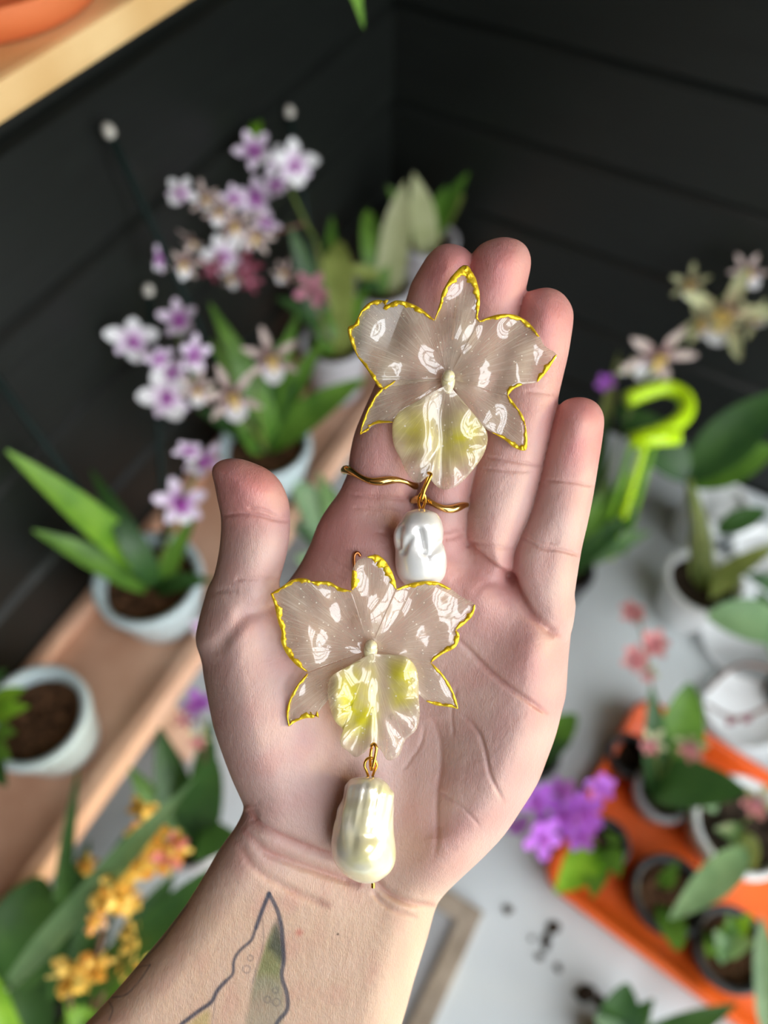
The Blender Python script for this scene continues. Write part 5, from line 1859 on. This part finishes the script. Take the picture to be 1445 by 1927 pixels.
# bottom edge: dark plant
tU, sU, rU = potted('potted_orchid', 'dark green plant in black pot cut by the bottom edge beside the orange tray', 'orchid', 1175, 1975, 120, 0.05, RZ, M['blackpot'], M['darksoil'])
leaves(tU, sU, [(None, 0, 0, 1180, 1850, -.02, 80, 0.008, 'leafdark', 'round'), (None, 0, 0, 1230, 1880, -.02, 44, 0.006, 'leafdark'), (None, 0, 0, 1120, 1910, -.03, 60, 0.006, 'leafdark'), (None, 0, 0, 1225, 1900, -.03, 36, 0.006, 'leafgrey'),
                (None, 0, 0, 1385, 1890, -.03, 50, 0.006, 'leafdark')])
# crumbs of soil and dry bits on the table
CRUMB = ['dark soil crumb on white table, topmost of the chain left of the orange tray', 'dark elongated soil crumb in the middle of the chain left of the orange tray',
         'small dark soil crumb at the lower end of the chain left of the tray', 'dark soil crumb close to the heel of the hand and the frame',
         'tiny dark soil speck just left of the elongated crumb', 'round dark soil speck below the chain, nearest the tray front edge',
         'largest dark soil lump on the table near the bottom edge', 'dark soil lump touching the largest lump, nearer the bottom plant']
for i, (x, y, w_, h__) in enumerate([(1040, 1745, 26, 20), (1028, 1772, 20, 26), (1015, 1800, 14, 12), (955, 1712, 22, 14), (1000, 1765, 8, 8), (1050, 1822, 12, 12), (1100, 1868, 40, 26), (1130, 1885, 26, 20)]):
    q = random.Random(i)
    c = P(x, y, TZ)
    k = m_per_px(c)
    v, f = [], []
    n = 10
    for rr, zz in ((1.0, 0.0), (0.8, 0.5), (0.35, 0.9), (0.03, 1.0)):
        for j in range(n):
            a = 2 * math.pi * j / n
            w2 = 0.5 * k * (1 + q.uniform(-0.3, 0.3))
            v.append(c + RIGHT * (math.cos(a) * w_ * rr * w2) + Vector((0, 1, 0)) * (math.sin(a) * h__ * rr * w2 * 1.2) + Z * (zz * 0.005))
    for r_ in range(3):
        for j in range(n):
            f.append((r_ * n + j, r_ * n + (j + 1) % n, (r_ + 1) * n + (j + 1) % n, (r_ + 1) * n + j))
    f.append(tuple(3 * n + j for j in range(n)))
    f.append(tuple(range(n - 1, -1, -1)))
    tag(obj('soil_crumb', v, f, M['darksoil']), CRUMB[i], 'soil', 'soil crumbs on the table')
# wooden frame with a glass pane lying on the table below the wrist
fr_ = thing('picture_frame', 'grey-brown wooden frame with glass lying on the table below the wrist', 'frame', P(830, 1800, TZ))
c0, c1 = P(908, 1718, TZ), P(800, 1960, TZ)
uu = (c1 - c0).normalized()
vv = Vector((uu.y, -uu.x, 0))
if vv.x > 0:
    vv = -vv
FW, FL, FB = 0.20, 0.30, 0.022
M['greywood'] = mat('weathered_wood', srgb(138, 124, 106), 0.6, srgb(166, 152, 134), 30.0)
M['paneglass'] = mat('grey_pane', srgb(166, 170, 172), 0.12, srgb(178, 180, 182), 12.0, spec=0.6)
for o_, a_, b_ in ((c0, uu * FL, vv * FB), (c0 + vv * (FW - FB), uu * FL, vv * FB), (c0 + vv * FB, uu * FB, vv * (FW - 2 * FB)), (c0 + vv * FB + uu * (FL - FB), uu * FB, vv * (FW - 2 * FB))):
    mb = MB()
    mb.box(o_ + Z * 0.0003, a_, b_, Z * 0.012, 0.0015)
    mb.build('frame_bar', M['greywood'], fr_, smooth=False)
mb = MB()
mb.box(c0 + vv * FB + uu * FB + Z * 0.0003, uu * (FL - 2 * FB), vv * (FW - 2 * FB), Z * 0.005)
mb.build('pane', M['paneglass'], fr_, smooth=False)

# ---- pine shelf on the left wall with a terracotta pot, top left
SHB = 0.14
q0, q1 = Lw(0, 240, SHB), Lw(310, 0, SHB)
SZ0 = q0.z
sh = thing('wall_shelf', 'pale pine wall shelf in the top left corner carrying a terracotta pot', 'shelf', LB(0.7, 0.08, SZ0))
SHT = 0.017
mb = MB()
mb.box(LB(0.10, 0.0035, SZ0), E1 * 1.6, N1 * (SHB - 0.0035), Z * SHT, 0.004)
mb.build('shelf_board', M['pine'], sh, smooth=False)
mb = MB()
mb.box(LB(0.10, 0.0035, SZ0 - 0.04), E1 * 1.6, N1 * 0.022, Z * 0.04, 0.002)
mb.build('support_rail', M['black'], sh, smooth=False)
pc = LB(0.60, 0.071, SZ0 + SHT + 0.0005)
tp = thing('terracotta_pot', 'terracotta pot on a saucer standing on the pine shelf', 'pot', pc)
mb = MB()
mb.lathe([(0.0005, 0), (0.056, 0), (0.060, 0.002), (0.066, 0.016), (0.065, 0.018), (0.062, 0.017), (0.056, 0.006), (0.0005, 0.006)], pc, 48)
mb.build('saucer', M['terracotta'], tp)
lathe_pot('pot', tp, pc + Z * 0.0065, 0.056, 0.10, M['terracotta'], taper=0.78)
soil_disc(tp, pc + Z * 0.093, 0.045, M['soil'], 2)
leaf(tp, pc + Z * 0.09, pc + Z * 0.2 + E1 * 0.05, 0.05, M['leaf'], 0.01)
leaf(tp, pc + Z * 0.09, pc + Z * 0.22 - E1 * 0.04 + N1 * 0.02, 0.05, M['leaf'], 0.01)
# plant further along the shelf whose leaf tip hangs into the top of the picture
pc2 = LB(0.36, 0.071, SZ0 + SHT + 0.0005)
tv_ = thing('potted_orchid', 'shelf plant whose bright leaf tip hangs into the top edge of the picture', 'orchid', pc2)
lathe_pot('pot', tv_, pc2, 0.05, 0.09, M['paleblue'])
soil_disc(tv_, pc2 + Z * 0.078, 0.042, M['soil'], 4)
tipp = Lw(684, 52, 0.20)
leaf(tv_, pc2 + Z * 0.078, tipp, 0.03, M['leafbright'], 0.05, 'strap')
leaf(tv_, pc2 + Z * 0.078, pc2 + Z * 0.2 + N1 * 0.08, 0.03, M['leaf'], 0.02, 'strap')
leaf(tv_, pc2 + Z * 0.078, pc2 + Z * 0.22 + E1 * 0.09, 0.03, M['leaf'], 0.02, 'strap')
